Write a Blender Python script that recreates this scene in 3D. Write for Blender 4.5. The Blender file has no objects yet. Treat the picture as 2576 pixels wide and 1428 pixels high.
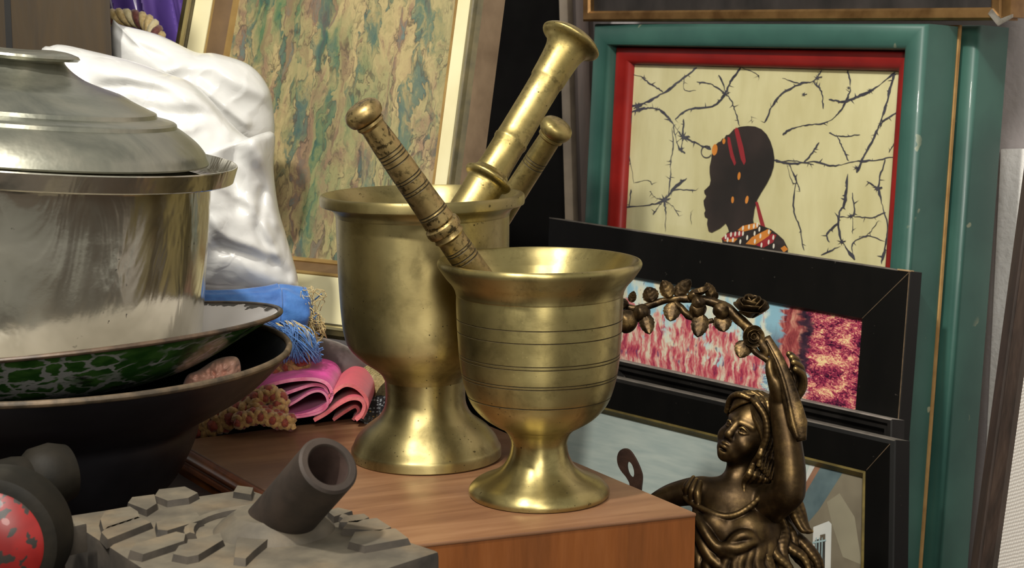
import bpy, bmesh, math, random
import numpy as np
from mathutils import Vector, Matrix, Euler, noise
random.seed(7)
SC = bpy.context.scene
COL = SC.collection
F = 4150.0
TH = math.atan(624 / F)
CAM = Vector((0, 0, .277))
FW = Vector((0, math.cos(TH), -math.sin(TH)))
UPV = Vector((0, math.sin(TH), math.cos(TH)))
RT = Vector((1, 0, 0))

def ray(px, py):
    return RT * ((px - 1288) / F) + UPV * ((714 - py) / F) + FW
def P(px, py, Y):
    d = ray(px, py); return CAM + d * (Y / d.y)
def PZ(px, py, z):
    d = ray(px, py); return CAM + d * ((z - CAM.z) / d.z)
def PPL(px, py, o, n):
    d = ray(px, py); return CAM + d * ((o - CAM).dot(n) / d.dot(n))
def SCL(px, py, Y):
    return (P(px, py, Y) - CAM).dot(FW) / F

# ------------------------------------------------------------------ objects
def tag(o, label, cat, group=None):
    o['label'] = label; o['category'] = cat
    if group: o['group'] = group
    return o
def thing(name, label, cat, loc=(0, 0, 0), group=None):
    o = bpy.data.objects.new(name, None); COL.objects.link(o)
    o.location = loc; o.empty_display_size = .02
    return tag(o, label, cat, group)
def world_of(o):
    return (world_of(o.parent) @ o.matrix_parent_inverse if o.parent else Matrix.Identity(4)) @ o.matrix_basis
def link(name, me, parent=None, label=None):
    o = bpy.data.objects.new(name, me); COL.objects.link(o)
    if parent:
        o.parent = parent
        o.matrix_parent_inverse = world_of(parent).inverted()
    if label: o['label'] = label
    return o
def finish(bm, name, mats, parent=None, smooth=40, label=None, recalc=True):
    if recalc: bmesh.ops.recalc_face_normals(bm, faces=bm.faces)
    me = bpy.data.meshes.new(name); bm.to_mesh(me); bm.free()
    if not isinstance(mats, (list, tuple)): mats = [mats]
    for m in mats: me.materials.append(m)
    if smooth:
        me.shade_smooth()
        if smooth < 180: me.set_sharp_from_angle(angle=math.radians(smooth))
    return link(name, me, parent, label)
def structure(o):
    o['kind'] = 'structure'; return o

# ------------------------------------------------------------------ curves
def crom(pts, n=6, closed=False):
    pts = [Vector(p) for p in pts]; out = []
    N = len(pts)
    for i in range(N if closed else N - 1):
        if closed:
            a, b, c, d = pts[(i - 1) % N], pts[i], pts[(i + 1) % N], pts[(i + 2) % N]
        else:
            b, c = pts[i], pts[i + 1]
            a = pts[i - 1] if i else b * 2 - c
            d = pts[i + 2] if i + 2 < N else c * 2 - b
        for k in range(n):
            t = k / n
            out.append(.5 * ((2 * b) + (c - a) * t + (2 * a - 5 * b + 4 * c - d) * t * t + (3 * b - a - 3 * c + d) * t ** 3))
    if not closed: out.append(pts[-1].copy())
    return out
def lerp(a, b, t): return a + (b - a) * t
def ilist(L, t):
    x = t * (len(L) - 1); i = min(int(x), len(L) - 2)
    return lerp(L[i], L[i + 1], x - i) if len(L) > 1 else L[0]
def tube(bm, pts, radii, seg=10, mat=0, cap=True, flat=1.0, fdir=None):
    """sweep along pts; radii a number or a list spread along it; flat squashes it along one side axis"""
    pts = [Vector(p) for p in pts]; n = len(pts)
    if not isinstance(radii, (list, tuple)): radii = [radii]
    T = [(pts[min(i + 1, n - 1)] - pts[max(i - 1, 0)]).normalized() for i in range(n)]
    a = Vector(fdir) if fdir else (Vector((0, 0, 1)) if abs(T[0].z) < .9 else Vector((1, 0, 0)))
    u = (a - T[0] * a.dot(T[0])).normalized(); rings = []
    for i in range(n):
        u = (u - T[i] * u.dot(T[i])).normalized(); v = T[i].cross(u)
        r = ilist(radii, i / (n - 1)) if len(radii) > 1 else radii[0]
        rings.append([bm.verts.new(pts[i] + (u * math.cos(2 * math.pi * k / seg) * flat + v * math.sin(2 * math.pi * k / seg)) * r) for k in range(seg)])
    for i in range(n - 1):
        for k in range(seg):
            f = bm.faces.new((rings[i][k], rings[i][(k + 1) % seg], rings[i + 1][(k + 1) % seg], rings[i + 1][k])); f.material_index = mat
    if cap:
        for R in (rings[0], rings[-1]):
            f = bm.faces.new(R); f.material_index = mat
    return rings
def lathe(bm, prof, seg=96, M=None, mats=None, close=True):
    """prof: list of (r, h); first/last points with r==0 are poles. M: matrix placing it"""
    M = M or Matrix.Identity(4); rings = []
    for (r, h) in prof:
        if r < 1e-7: rings.append([bm.verts.new(M @ Vector((0, 0, h)))])
        else: rings.append([bm.verts.new(M @ Vector((r * math.cos(2 * math.pi * k / seg), r * math.sin(2 * math.pi * k / seg), h))) for k in range(seg)])
    for i in range(len(rings) - 1):
        A, B = rings[i], rings[i + 1]
        mi = mats[i] if mats else 0
        for k in range(seg):
            k2 = (k + 1) % seg
            if len(A) == 1 and len(B) == 1: continue
            if len(A) == 1: f = bm.faces.new((A[0], B[k2], B[k]))
            elif len(B) == 1: f = bm.faces.new((A[k], A[k2], B[0]))
            else: f = bm.faces.new((A[k], A[k2], B[k2], B[k]))
            f.material_index = mi
    return rings
def box(bm, c, u, v, w, mat=0, bev=0):
    """centre and three half-axis vectors"""
    c, u, v, w = map(Vector, (c, u, v, w)); V = []
    for a in (-1, 1):
        for b in (-1, 1):
            for d in (-1, 1): V.append(bm.verts.new(c + u * a + v * b + w * d))
    fs = []
    for q in ((0, 1, 3, 2), (4, 6, 7, 5), (0, 4, 5, 1), (2, 3, 7, 6), (0, 2, 6, 4), (1, 5, 7, 3)):
        f = bm.faces.new([V[i] for i in q]); f.material_index = mat; fs.append(f)
    if bev:
        bmesh.ops.bevel(bm, geom=list({e for f in fs for e in f.edges}), offset=bev, segments=2, affect='EDGES', profile=.6)
    return V
def prism(bm, top, dz, mat=0, bev=0):
    """polygon of world points extruded by the vector dz"""
    A = [bm.verts.new(Vector(p)) for p in top]; B = [bm.verts.new(Vector(p) + Vector(dz)) for p in top]
    n = len(A); fs = [bm.faces.new(A), bm.faces.new(list(reversed(B)))]
    for i in range(n): fs.append(bm.faces.new((A[i], B[i], B[(i + 1) % n], A[(i + 1) % n])))
    for f in fs: f.material_index = mat
    if bev:
        bmesh.ops.bevel(bm, geom=list({e for f in fs for e in f.edges}), offset=bev, segments=2, affect='EDGES', profile=.6)
    return fs

# ------------------------------------------------------------------ materials
def srgb(r, g, b):
    f = lambda c: (c / 255 / 12.92) if c / 255 <= .04045 else ((c / 255 + .055) / 1.055) ** 2.4
    return (f(r), f(g), f(b), 1)
class NT:
    def __init__(s, name):
        s.m = bpy.data.materials.new(name); s.m.use_nodes = True
        s.t = s.m.node_tree; s.t.nodes.clear()
        s.out = s.t.nodes.new('ShaderNodeOutputMaterial')
    def n(s, typ, ins=None, **kw):
        q = s.t.nodes.new('ShaderNode' + typ)
        for k, v in kw.items(): setattr(q, k, v)
        for k, v in (ins or {}).items():
            if isinstance(v, bpy.types.NodeSocket): s.t.links.new(v, q.inputs[k])
            elif v is not None: q.inputs[k].default_value = v
        return q
    def coord(s, kind='Object', scale=(1, 1, 1), rot=(0, 0, 0), loc=(0, 0, 0)):
        c = s.n('TexCoord'); return s.n('Mapping', {'Vector': c.outputs[kind], 'Scale': scale, 'Rotation': rot, 'Location': loc}).outputs[0]
    def noise(s, vec, scale, detail=4, rough=.55, dist=0, out='Fac'):
        return s.n('TexNoise', {'Vector': vec, 'Scale': scale, 'Detail': detail, 'Roughness': rough, 'Distortion': dist}).outputs[out]
    def ramp(s, fac, stops, interp='LINEAR'):
        r = s.n('ValToRGB', {'Fac': fac}); cr = r.color_ramp; cr.interpolation = interp
        while len(cr.elements) < len(stops): cr.elements.new(.5)
        for e, (p, c) in zip(cr.elements, stops):
            e.position = p; e.color = c if hasattr(c, '__len__') else (c, c, c, 1)
        return r.outputs[0]
    def mix(s, fac, a, b, blend='MIX'):
        q = s.n('Mix', data_type='RGBA', blend_type=blend)
        for i, v in ((0, fac), (6, a), (7, b)):
            if isinstance(v, bpy.types.NodeSocket): s.t.links.new(v, q.inputs[i])
            else: q.inputs[i].default_value = v
        return q.outputs[2]
    def math(s, op, a, b=0.0, c=None, clamp=False):
        q = s.n('Math', operation=op, use_clamp=clamp)
        for i, v in enumerate((a, b, c)):
            if v is None: continue
            if isinstance(v, bpy.types.NodeSocket): s.t.links.new(v, q.inputs[i])
            else: q.inputs[i].default_value = v
        return q.outputs[0]
    def bump(s, h, strength=.3, dist=.001):
        return s.n('Bump', {'Height': h, 'Strength': strength, 'Distance': dist}).outputs[0]
    def bsdf(s, **kw):
        b = s.n('BsdfPrincipled', {k.replace('_', ' '): v for k, v in kw.items()})
        s.t.links.new(b.outputs[0], s.out.inputs[0]); return s.m

def mat_simple(name, c1, c2=None, scale=30, rough=.5, metal=0, bump=0, bscale=None, stretch=(1, 1, 1), coat=0, spec=.5, sheen=0, detail=4, lo=.35, hi=.65, rvar=.08, bdist=.001, rot=(0, 0, 0)):
    t = NT(name); v = t.coord('Object', stretch, rot)
    nf = t.noise(v, scale, detail)
    col = t.ramp(nf, [(lo, c1), (hi, c2 or c1)])
    n2 = t.noise(v, (bscale or scale * 3), 5)
    kw = dict(Base_Color=col, Metallic=metal, Roughness=t.math('ADD', t.math('MULTIPLY', n2, rvar * 2), rough - rvar, clamp=True), Specular_IOR_Level=spec, Coat_Weight=coat)
    if sheen: kw['Sheen_Weight'] = sheen
    if bump: kw['Normal'] = t.bump(n2, bump, bdist)
    return t.bsdf(**kw)

def mat_brass(name, c1, c2, dark=srgb(58, 50, 32), rough=.34, turned=False, pscale=260, dirt=0):
    t = NT(name); v = t.coord('Object')
    col = t.ramp(t.noise(v, 22, 6, .62), [(.32, c1), (.68, c2)])
    tar = t.ramp(t.noise(v, 52, 7, .72, .4), [(.50, 0.0), (.70, .6)])
    col = t.mix(tar, col, srgb(104, 96, 62))
    vo = t.n('TexVoronoi', {'Vector': v, 'Scale': pscale, 'Randomness': 1.0}).outputs['Distance']
    sel = t.ramp(t.noise(v, 48, 4, .6), [(.5, 0.0), (.62, 1.0)])
    pit = t.math('MULTIPLY', t.ramp(vo, [(.08, 1.0), (.17, 0.0)]), sel)
    pit2 = t.ramp(t.noise(v, 120, 4, .6), [(.70, 0.0), (.76, .8)])
    pit = t.math('MAXIMUM', pit, pit2)
    col = t.mix(t.math('MULTIPLY', pit, .9), col, dark)
    if dirt: col = t.mix(t.math('MULTIPLY', t.math('MULTIPLY', t.ramp(t.noise(v, 330, 4, .6), [(.50, 0.0), (.60, dirt)]), t.ramp(t.noise(v, 60, 3), [(.40, .15), (.58, 1.0)])), 1.0), col, dark)
    fine = t.noise(t.coord('Object', (1, 1, 14)), 180, 3)
    rg = t.math('ADD', t.math('MULTIPLY', t.noise(v, 45, 5), .26), rough - .12, clamp=True)
    rg = t.math('ADD', rg, t.math('MULTIPLY', pit, .35), clamp=True)
    h = t.math('MULTIPLY', t.noise(v, 90, 5), .5)
    h = t.math('ADD', h, t.math('MULTIPLY', fine, .15))
    ex = dict(Anisotropic=.8, Anisotropic_Rotation=.25, Tangent=t.n('Tangent', direction_type='RADIAL', axis='Z').outputs[0]) if turned else {}
    return t.bsdf(**ex, Base_Color=col, Metallic=.96, Roughness=rg, Normal=t.bump(h, .22, .0006))

def mat_wood(name, c1, c2, c3, axis=0, scale=14, rough=.45, coat=.1, frame=None):
    t = NT(name); st = [3.0, 3.0, 3.0]; st[axis] = .35
    rot = (0, 0, frame) if frame else (0, 0, 0)
    v = t.n('Mapping', {'Vector': t.coord('Object', rot=rot), 'Scale': st}).outputs[0]
    g = t.noise(v, scale, 8, .62, .8)
    g2 = t.noise(v, scale * 9, 5, .6)
    col = t.ramp(t.math('ADD', t.math('MULTIPLY', g, .8), t.math('MULTIPLY', g2, .2)), [(.35, c1), (.5, c2), (.66, c3)])
    return t.bsdf(Base_Color=col, Roughness=t.math('ADD', t.math('MULTIPLY', g2, .2), rough - .1), Coat_Weight=coat, Coat_Roughness=.25, Normal=t.bump(g2, .12, .0006))
# ================================================================== materials of the surroundings
tt = NT('teal_paint'); v = tt.coord('Object')
chip = tt.math('MULTIPLY', tt.ramp(tt.noise(v, 62, 2, .4), [(.735, 0.0), (.75, .8)]), tt.ramp(tt.noise(v, 9, 2), [(.5, 0.0), (.56, 1.0)]))
tc_ = tt.ramp(tt.noise(v, 12, 5), [(.35, srgb(43, 79, 71)), (.65, srgb(55, 95, 84))])
M_teal = tt.bsdf(Base_Color=tt.mix(chip, tc_, srgb(150, 150, 122)), Roughness=.46, Coat_Weight=.08, Normal=tt.bump(tt.noise(v, 60, 4), .05))
M_tealdark = M_teal
M_red = mat_simple('red_paint', srgb(122, 20, 17), srgb(146, 30, 24), 16, .45, bump=.06, bscale=90)
M_blackdull = mat_simple('black_wood', srgb(10, 9, 8), srgb(19, 17, 14), 20, .65)
def dusty_lit_black(name, c1, c2, dust, scale, rough):
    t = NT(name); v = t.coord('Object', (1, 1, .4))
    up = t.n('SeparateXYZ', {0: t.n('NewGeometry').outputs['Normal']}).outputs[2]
    d = t.math('MULTIPLY', t.ramp(up, [(.45, 0.0), (.85, 1.0)]), t.ramp(t.noise(v, 70, 5, .6), [(.3, .5), (.6, 1.0)]))  # up-facing faces greyed: dust, with lit tops put into the colour
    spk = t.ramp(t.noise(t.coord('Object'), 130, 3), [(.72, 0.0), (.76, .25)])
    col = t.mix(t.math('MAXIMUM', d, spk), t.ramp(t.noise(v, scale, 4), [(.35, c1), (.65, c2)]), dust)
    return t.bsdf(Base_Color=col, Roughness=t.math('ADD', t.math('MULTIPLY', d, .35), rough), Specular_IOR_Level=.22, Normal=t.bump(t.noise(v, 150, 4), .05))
M_black = dusty_lit_black('black_lacquer', srgb(7, 7, 6), srgb(13, 12, 10), srgb(104, 98, 90), 26, .45)
M_blackgloss = dusty_lit_black('black_moulding', srgb(17, 16, 15), srgb(32, 30, 28), srgb(132, 124, 116), 30, .35)
M_giltbright = mat_simple('polished_gilt', srgb(206, 190, 140), srgb(226, 212, 166), 30, .18, .95)
M_giltdark = mat_simple('dull_gilt', srgb(96, 84, 46), srgb(130, 114, 62), 60, .4, .6)
M_gilt = mat_simple('gilt', srgb(150, 120, 70), srgb(176, 146, 90), 30, .45, .3)
M_olive = mat_simple('olive_gilt', srgb(62, 57, 36), srgb(90, 80, 50), 50, .45, .3)
M_cove = mat_simple('brown_cove', srgb(96, 74, 48), srgb(118, 92, 60), 30, .6)
M_cream = mat_simple('cream_slip', srgb(214, 204, 158), srgb(228, 220, 178), 14, .5)
M_taupe = mat_simple('taupe_wood', srgb(112, 92, 70), srgb(144, 122, 96), 26, .6, bump=.1)
M_brassrail = mat_simple('aged_brass_rail', srgb(112, 82, 48), srgb(150, 116, 72), 40, .38, .75, bump=.1)
M_card = mat_simple('cardboard', srgb(150, 112, 62), srgb(176, 140, 86), 40, .8)
M_plaster = mat_simple('grey_plaster', srgb(188, 180, 181), srgb(202, 195, 193), 9, .9, bump=.35, bscale=180, bdist=.002)
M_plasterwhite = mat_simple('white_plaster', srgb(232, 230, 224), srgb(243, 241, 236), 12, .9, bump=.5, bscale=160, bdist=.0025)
M_floor = mat_simple('dark_counter', srgb(38, 26, 18), srgb(58, 40, 27), 8, .6)
M_glass = None
def glass():
    t = NT('picture_glass')
    fa = t.n('LayerWeight', {'Blend': .5}).outputs['Facing']
    fr = t.math('ADD', t.math('MULTIPLY', t.math('POWER', fa, 5.0), .9), .035)
    m = t.n('MixShader', {0: fr, 1: t.n('BsdfTransparent').outputs[0], 2: t.n('BsdfGlossy', {'Roughness': .06}).outputs[0]})
    t.t.links.new(m.outputs[0], t.out.inputs[0]); return t.m
M_glass = glass()

def quad_normal(q):
    n = ((q[1] - q[0]).cross(q[3] - q[0])).normalized()
    return n if n.dot(CAM - q[0]) > 0 else -n
def flat(q):
    n = (q[1] - q[0]).cross(q[3] - q[0]).normalized()
    return [q[0], q[1], q[2] - n * (q[2] - q[0]).dot(n), q[3]]
def inset_quad(q, d):
    out = []
    for i in range(4):
        a, b, c = q[i], q[(i + 1) % 4], q[(i - 1) % 4]
        out.append(a + (b - a).normalized() * d + (c - a).normalized() * d)
    return out
def frame_bars(name, q, prof, mats, parent, n=None, smooth=35, label=None):
    """q: TL, TR, BR, BL of the reference outline; prof: closed list of (inset, height along the normal, material of the face to the next)"""
    n = n or quad_normal(q); bm = bmesh.new(); rings = []
    for (d, h, mi) in prof:
        rings.append([bm.verts.new(p + n * h) for p in inset_quad(q, d)])
    m = len(prof)
    for i in range(m):
        A, B = rings[i], rings[(i + 1) % m]
        for k in range(4):
            f = bm.faces.new((A[k], A[(k + 1) % 4], B[(k + 1) % 4], B[k])); f.material_index = prof[i][2]
    o = finish(bm, name, mats, parent, 0, label)
    me = o.data; me.shade_smooth(); me.set_sharp_from_angle(angle=math.radians(smooth))
    return o
def sheet(name, q, mat, parent, n, thick=.0012, label=None):
    """a thin picture sheet with its face on q and UVs over the face"""
    bm = bmesh.new(); uv = bm.loops.layers.uv.new('UVMap')
    A = [bm.verts.new(p) for p in q]; B = [bm.verts.new(p - n * thick) for p in q]
    f = bm.faces.new(A)
    for l, c in zip(f.loops, ((0, 1), (1, 1), (1, 0), (0, 0))): l[uv].uv = c
    bm.faces.new(list(reversed(B)))
    for k in range(4): bm.faces.new((A[k], B[k], B[(k + 1) % 4], A[(k + 1) % 4]))
    return finish(bm, name, mat, parent, 0, label)
def pane(q, n, h, parent):
    return sheet('glass_pane', [p + n * h for p in q], M_glass, parent, n, .0008)
def bullnose(w, h, x0=0, k=7):
    return [(x0 + w * (.5 - .5 * math.cos(math.pi * i / k)), h * math.sin(math.pi * i / k) ** .7) for i in range(k + 1)]

# ================================================================== setting
FLOOR_Z = -.22
ND = Vector((-.766, -.643, 0)); UD = Vector((.643, -.766, 0))     # right-hand wall: its normal and its run
bm = bmesh.new()
prism(bm, [(-1.6, -.2, FLOOR_Z), (1.6, -.2, FLOOR_Z), (1.6, 3.4, FLOOR_Z), (-1.6, 3.4, FLOOR_Z)], (0, 0, -.05))
structure(finish(bm, 'floor', M_floor, smooth=0))
w0 = Vector((.342, 1.35, 0)) - ND * .14
bm = bmesh.new()
a = w0 - UD * 2.6; b = w0 + UD * .9
prism(bm, [Vector((a.x, a.y, FLOOR_Z)), Vector((b.x, b.y, FLOOR_Z)), Vector((b.x, b.y, 1.0)), Vector((a.x, a.y, 1.0))], -ND * .06)
structure(finish(bm, 'wall_right', M_plaster, smooth=0))
bm = bmesh.new()
prism(bm, [(-1.5, 2.35, FLOOR_Z), (-.42, 2.35, FLOOR_Z), (-.42, 2.35, 1.0), (-1.5, 2.35, 1.0)], (0, .05, 0))
structure(finish(bm, 'wall_back', M_plaster, smooth=0))

# bright white patch at the right wall, built as a thin panel
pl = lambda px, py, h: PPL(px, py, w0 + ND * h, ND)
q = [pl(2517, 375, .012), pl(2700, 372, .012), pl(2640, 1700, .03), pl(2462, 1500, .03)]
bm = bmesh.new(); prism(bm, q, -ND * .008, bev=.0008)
tag(finish(bm, 'white_panel', M_plasterwhite), 'bright white rough panel against the grey wall, right of the teal frames', 'board')

# ================================================================== batik picture and the second teal frame
Qb = flat([P(1502, 60, 1.655), P(2340, 60, 1.35), P(2235, 1600, 1.335), P(1438, 1320, 1.64)])
Nb = quad_normal(Qb)
def teal_prof(back):
    pr = [(0, -.038, 0), (0, 0, 0)]
    pr += [(x, z, 0) for x, z in bullnose(.021, .007)][1:]
    pr[-1] = (.021, -.001, 0)
    return pr
prof = teal_prof(0) + [(.0215, -.0065, 0), (.0215, -.008, 1), (.024, -.0055, 1), (.028, -.0055, 1), (.037, -.0125, 1), (.037, -.018, 1), (.02, -.038, 0)]
t = thing('framed_picture', 'batik picture of a head in profile in a teal frame with red inner edge', 'picture', Qb[3].lerp(Qb[2], .5), group='leaning pictures and frames')
fprof = teal_prof(0) + [(.0215, -.0075, 0), (.0215, -.038, 0)]
frame_bars('frame', Qb, fprof, [M_teal], t, Nb, 50, 'teal painted outer frame')
rprof = [(.0217, -.038, 0), (.0217, -.0085, 0), (.0235, -.006, 0), (.028, -.0055, 0), (.034, -.009, 0), (.038, -.0135, 0), (.038, -.038, 0)]
frame_bars('inner_moulding', Qb, rprof, [M_red], t, Nb, 50, 'red painted inner moulding')
# the print: paper and ink in one mesh
Qp = [p - Nb * .0175 for p in inset_quad(Qb, .0385)]
tp = NT('batik_paper'); v = tp.coord('Object')
M_paper = tp.bsdf(Base_Color=tp.ramp(tp.noise(tp.coord('Object', (1, 1, .3)), 34, 6, .6), [(.3, srgb(196, 188, 138)), (.7, srgb(218, 212, 166))]), Roughness=.75)
M_ink = mat_simple('batik_ink', srgb(48, 48, 58), srgb(70, 70, 78), 120, .8)
M_skin = mat_simple('batik_head_brown', srgb(34, 29, 26), srgb(58, 46, 42), 16, .8)
M_bred = mat_simple('batik_red', srgb(146, 40, 46), srgb(152, 36, 44), 40, .8)
M_borange = mat_simple('batik_orange', srgb(204, 126, 44), srgb(216, 138, 58), 60, .8)
M_bwhite = mat_simple('batik_white', srgb(226, 222, 206), srgb(226, 222, 206), 60, .8)
bm = bmesh.new()
A = [bm.verts.new(p) for p in Qp]; B = [bm.verts.new(p - Nb * .001) for p in Qp]
bm.faces.new(A); bm.faces.new(list(reversed(B)))
for k in range(4): bm.faces.new((A[k], B[k], B[(k + 1) % 4], A[(k + 1) % 4]))
def onp(x, y, h): return PPL(x, y, Qp[0] + Nb * h, Nb)
LAYER = [0]
def ink_poly(pts, mat, h):
    LAYER[0] += 1
    h += LAYER[0] * 2e-7
    vs = [bm.verts.new(onp(x, y, h)) for x, y in pts]
    f = bm.faces.new(vs); f.material_index = mat; return f
def Z1(pts): return [(1360 + x / 2.04, y / 2.04) for x, y in pts]
def Z2(pts): return [(1660 + x / 3.757, 270 + y / 3.757) for x, y in pts]
rnd = random.Random(3)
def crackle(pts, w, twigs=True):
    P2 = crom([(x, y, 0) for x, y in Z1(pts)], 7); n = len(P2)
    L = [p + Vector((rnd.uniform(-1.2, 1.2), rnd.uniform(-1.2, 1.2), 0)) for p in P2]
    W = [max(.5, 1.25 * w * (.45 + .75 * noise.noise(Vector((p.x * .035, p.y * .035, w))) + .35 * rnd.random())) * (.45 if i in (0, n - 1) else 1) for i, p in enumerate(L)]
    prev = None
    for i in range(n):
        d = (L[min(i + 1, n - 1)] - L[max(i - 1, 0)]).normalized(); s = Vector((-d.y, d.x, 0))
        cur = (L[i] + s * W[i], L[i] - s * W[i])
        if prev: ink_poly([(prev[0].x, prev[0].y), (cur[0].x, cur[0].y), (cur[1].x, cur[1].y), (prev[1].x, prev[1].y)], 1, .0003)
        prev = cur
        if twigs and rnd.random() < .16:
            a = d * rnd.uniform(-1, 1) + s * rnd.choice((-1, 1)); a.normalize(); l = rnd.uniform(6, 17)
            e = L[i] + a * l; sd = Vector((-a.y, a.x, 0)) * W[i] * .8
            ink_poly([(L[i].x + sd.x, L[i].y + sd.y), (e.x, e.y), (L[i].x - sd.x, L[i].y - sd.y)], 1, .00031)
def blot(x, y, r):
    x, y = Z1([(x, y)])[0]; r /= 2.04; n = 22
    pts = []
    for k in range(n):
        rr = r * (rnd.uniform(.75, 1.5) if k % 3 == 0 else rnd.uniform(.3, .5)); a = 2 * math.pi * k / n
        pts.append((x + rr * math.cos(a), y + rr * math.sin(a)))
    for k in range(n):
        ink_poly([(x, y), pts[k], pts[(k + 1) % n]], 1, .00032)
CR = [
 ([(462, 548), (540, 525), (640, 470), (720, 410), (800, 345)], 3.2), ([(465, 575), (540, 555), (600, 560), (650, 600), (690, 650), (730, 700), (800, 735), (875, 768)], 3),
 ([(690, 610), (760, 560), (880, 545), (940, 490), (975, 420), (1030, 345)], 3), ([(510, 390), (570, 435), (630, 470)], 2), ([(740, 380), (738, 460), (795, 465)], 1.3),
 ([(800, 420), (870, 430), (940, 475), (975, 510), (1000, 580), (1020, 645)], 1.8), ([(915, 385), (950, 470)], 1.8), ([(680, 640), (690, 690), (710, 760), (742, 788)], 2.2),
 ([(735, 610), (730, 700), (722, 780)], 1.8), ([(675, 660), (680, 740), (668, 830), (665, 920), (655, 1000)], 1.4), ([(436, 1063), (560, 1050), (635, 1025), (690, 960), (752, 915)], 2.8),
 ([(635, 1025), (690, 975), (795, 978)], 1.3), ([(635, 1025), (642, 1100), (638, 1190)], 2), ([(560, 980), (585, 1010), (630, 1030)], 1.5), ([(640, 1030), (680, 1060), (710, 1108)], 1.5),
 ([(635, 1025), (605, 1060), (578, 1100)], 1.5), ([(465, 590), (450, 760), (480, 940)], 1.5), ([(464, 970), (455, 1065)], 1.5), ([(480, 935), (550, 925), (575, 950)], .9),
 ([(1150, 630), (1190, 540), (1240, 480), (1330, 430), (1400, 415), (1442, 360)], 2.2), ([(1240, 400), (1330, 430)], 1.2), ([(1400, 420), (1440, 470), (1450, 560)], 1.6), ([(1240, 690), (1300, 655), (1380, 640), (1460, 630), (1520, 590), (1560, 530), (1590, 450), (1575, 360)], 2),
 ([(1480, 510), (1560, 520), (1640, 490), (1720, 450), (1820, 370)], 2.6), ([(1196, 820), (1290, 840), (1400, 830), (1500, 850), (1600, 830), (1720, 820), (1840, 800)], 2.6), ([(1205, 830), (1300, 825), (1400, 845)], 1.4),
 ([(1620, 885), (1680, 760), (1730, 660), (1760, 580), (1790, 470), (1815, 370)], 3.2), ([(1640, 830), (1700, 730), (1740, 640)], 1.6), ([(1480, 680), (1540, 700), (1640, 690)], 1.6), ([(1520, 690), (1550, 760), (1580, 825)], 1.6), ([(1430, 730), (1390, 790), (1350, 835)], 1.5),
 ([(1860, 490), (1830, 570), (1760, 620), (1740, 660)], 2.2), ([(1846, 640), (1820, 720), (1786, 782)], 1.6), ([(1275, 840), (1310, 920), (1332, 980)], 2), ([(1260, 835), (1290, 930), (1310, 940)], 1),
 ([(1310, 930), (1298, 1070), (1330, 1170), (1350, 1285)], 1.8), ([(1575, 890), (1560, 1040), (1530, 1100), (1540, 1220), (1612, 1330)], 3), ([(1598, 990), (1610, 1080), (1590, 1110), (1535, 1112)], 2), ([(1610, 1110), (1700, 1115), (1770, 1090)], 1.3),
 ([(1770, 810), (1735, 940), (1750, 1040), (1780, 1160), (1770, 1260), (1748, 1355)], 2.6), ([(1675, 930), (1740, 975)], 1.8), ([(1480, 1245), (1470, 1200), (1530, 1140)], 2.2), ([(1540, 1260), (1440, 1310)], 1.6), ([(1605, 1325), (1600, 1250), (1680, 1210), (1765, 1240)], 1.5),
 ([(1735, 1130), (1680, 1200), (1630, 1215)], .9), ([(1600, 1120), (1600, 1200)], 1), ([(1770, 1350), (1810, 1310)], 1.5), ([(1030, 345), (1110, 380), (1120, 395)], 1), ([(465, 380), (540, 400)], .9), ([(1080, 595), (1085, 630)], 1.4), ([(770, 1090), (772, 1150)], 1), ([(1380, 1000), (1310, 1240)], .0)]
for pts, w in CR:
    if w > 0: crackle(pts, w)
for x, y, r in ((495, 545, 26), (733, 703, 26), (635, 1025, 26), (945, 482, 18), (1420, 398, 18), (1690, 465, 18), (1725, 965, 20), (1592, 1108, 18), (1350, 485, 14), (1545, 1240, 20), (1620, 860, 16), (595, 560, 12), (720, 925, 10), (1580, 450, 10)): blot(x, y, r)
head = [(655, 255), (700, 205), (760, 182), (830, 175), (900, 180), (960, 205), (1010, 255), (1045, 320), (1070, 400), (1082, 480), (1075, 560), (1050, 640), (1010, 720), (960, 800), (920, 870), (895, 960), (880, 1060), (900, 1160), (760, 1200), (655, 1180), (640, 1130), (620, 1095), (570, 1140), (490, 1182), (460, 1170), (445, 1100), (452, 1050), (425, 1035), (418, 1000), (430, 975), (415, 920), (412, 880), (430, 855), (438, 835), (420, 810), (418, 785), (445, 760), (470, 735), (480, 690), (470, 620), (470, 560), (485, 490), (490, 440), (510, 370), (550, 330), (575, 320), (590, 295), (610, 290), (625, 262), (645, 258)]
ink_poly(Z2(head), 2, .0005)
def ell(cx, cy, rx, ry, mat, h, rot=0, n=16):
    c, s = math.cos(rot), math.sin(rot)
    ink_poly(Z2([(cx + rx * math.cos(a) * c - ry * math.sin(a) * s, cy + rx * math.cos(a) * s + ry * math.sin(a) * c) for a in [2 * math.pi * k / n for k in range(n)]]), mat, h)
for pts in ([(720, 188), (742, 205), (790, 380), (812, 510), (795, 545), (765, 490), (705, 215)], [(640, 278), (662, 285), (690, 420), (720, 525), (705, 552), (668, 470), (640, 330)], [(902, 895), (925, 890), (1000, 1145), (960, 1150), (930, 1030)]):
    ink_poly(Z2(pts), 3, .0006)
for cx, cy, rx, ry, ro in ((518, 400, 26, 54, .12), (605, 320, 14, 27, .1), (748, 648, 14, 38, .12), (687, 873, 13, 32, .05), (822, 872, 15, 38, .2)): ell(cx, cy, rx, ry, 4, .0006, ro)
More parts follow.
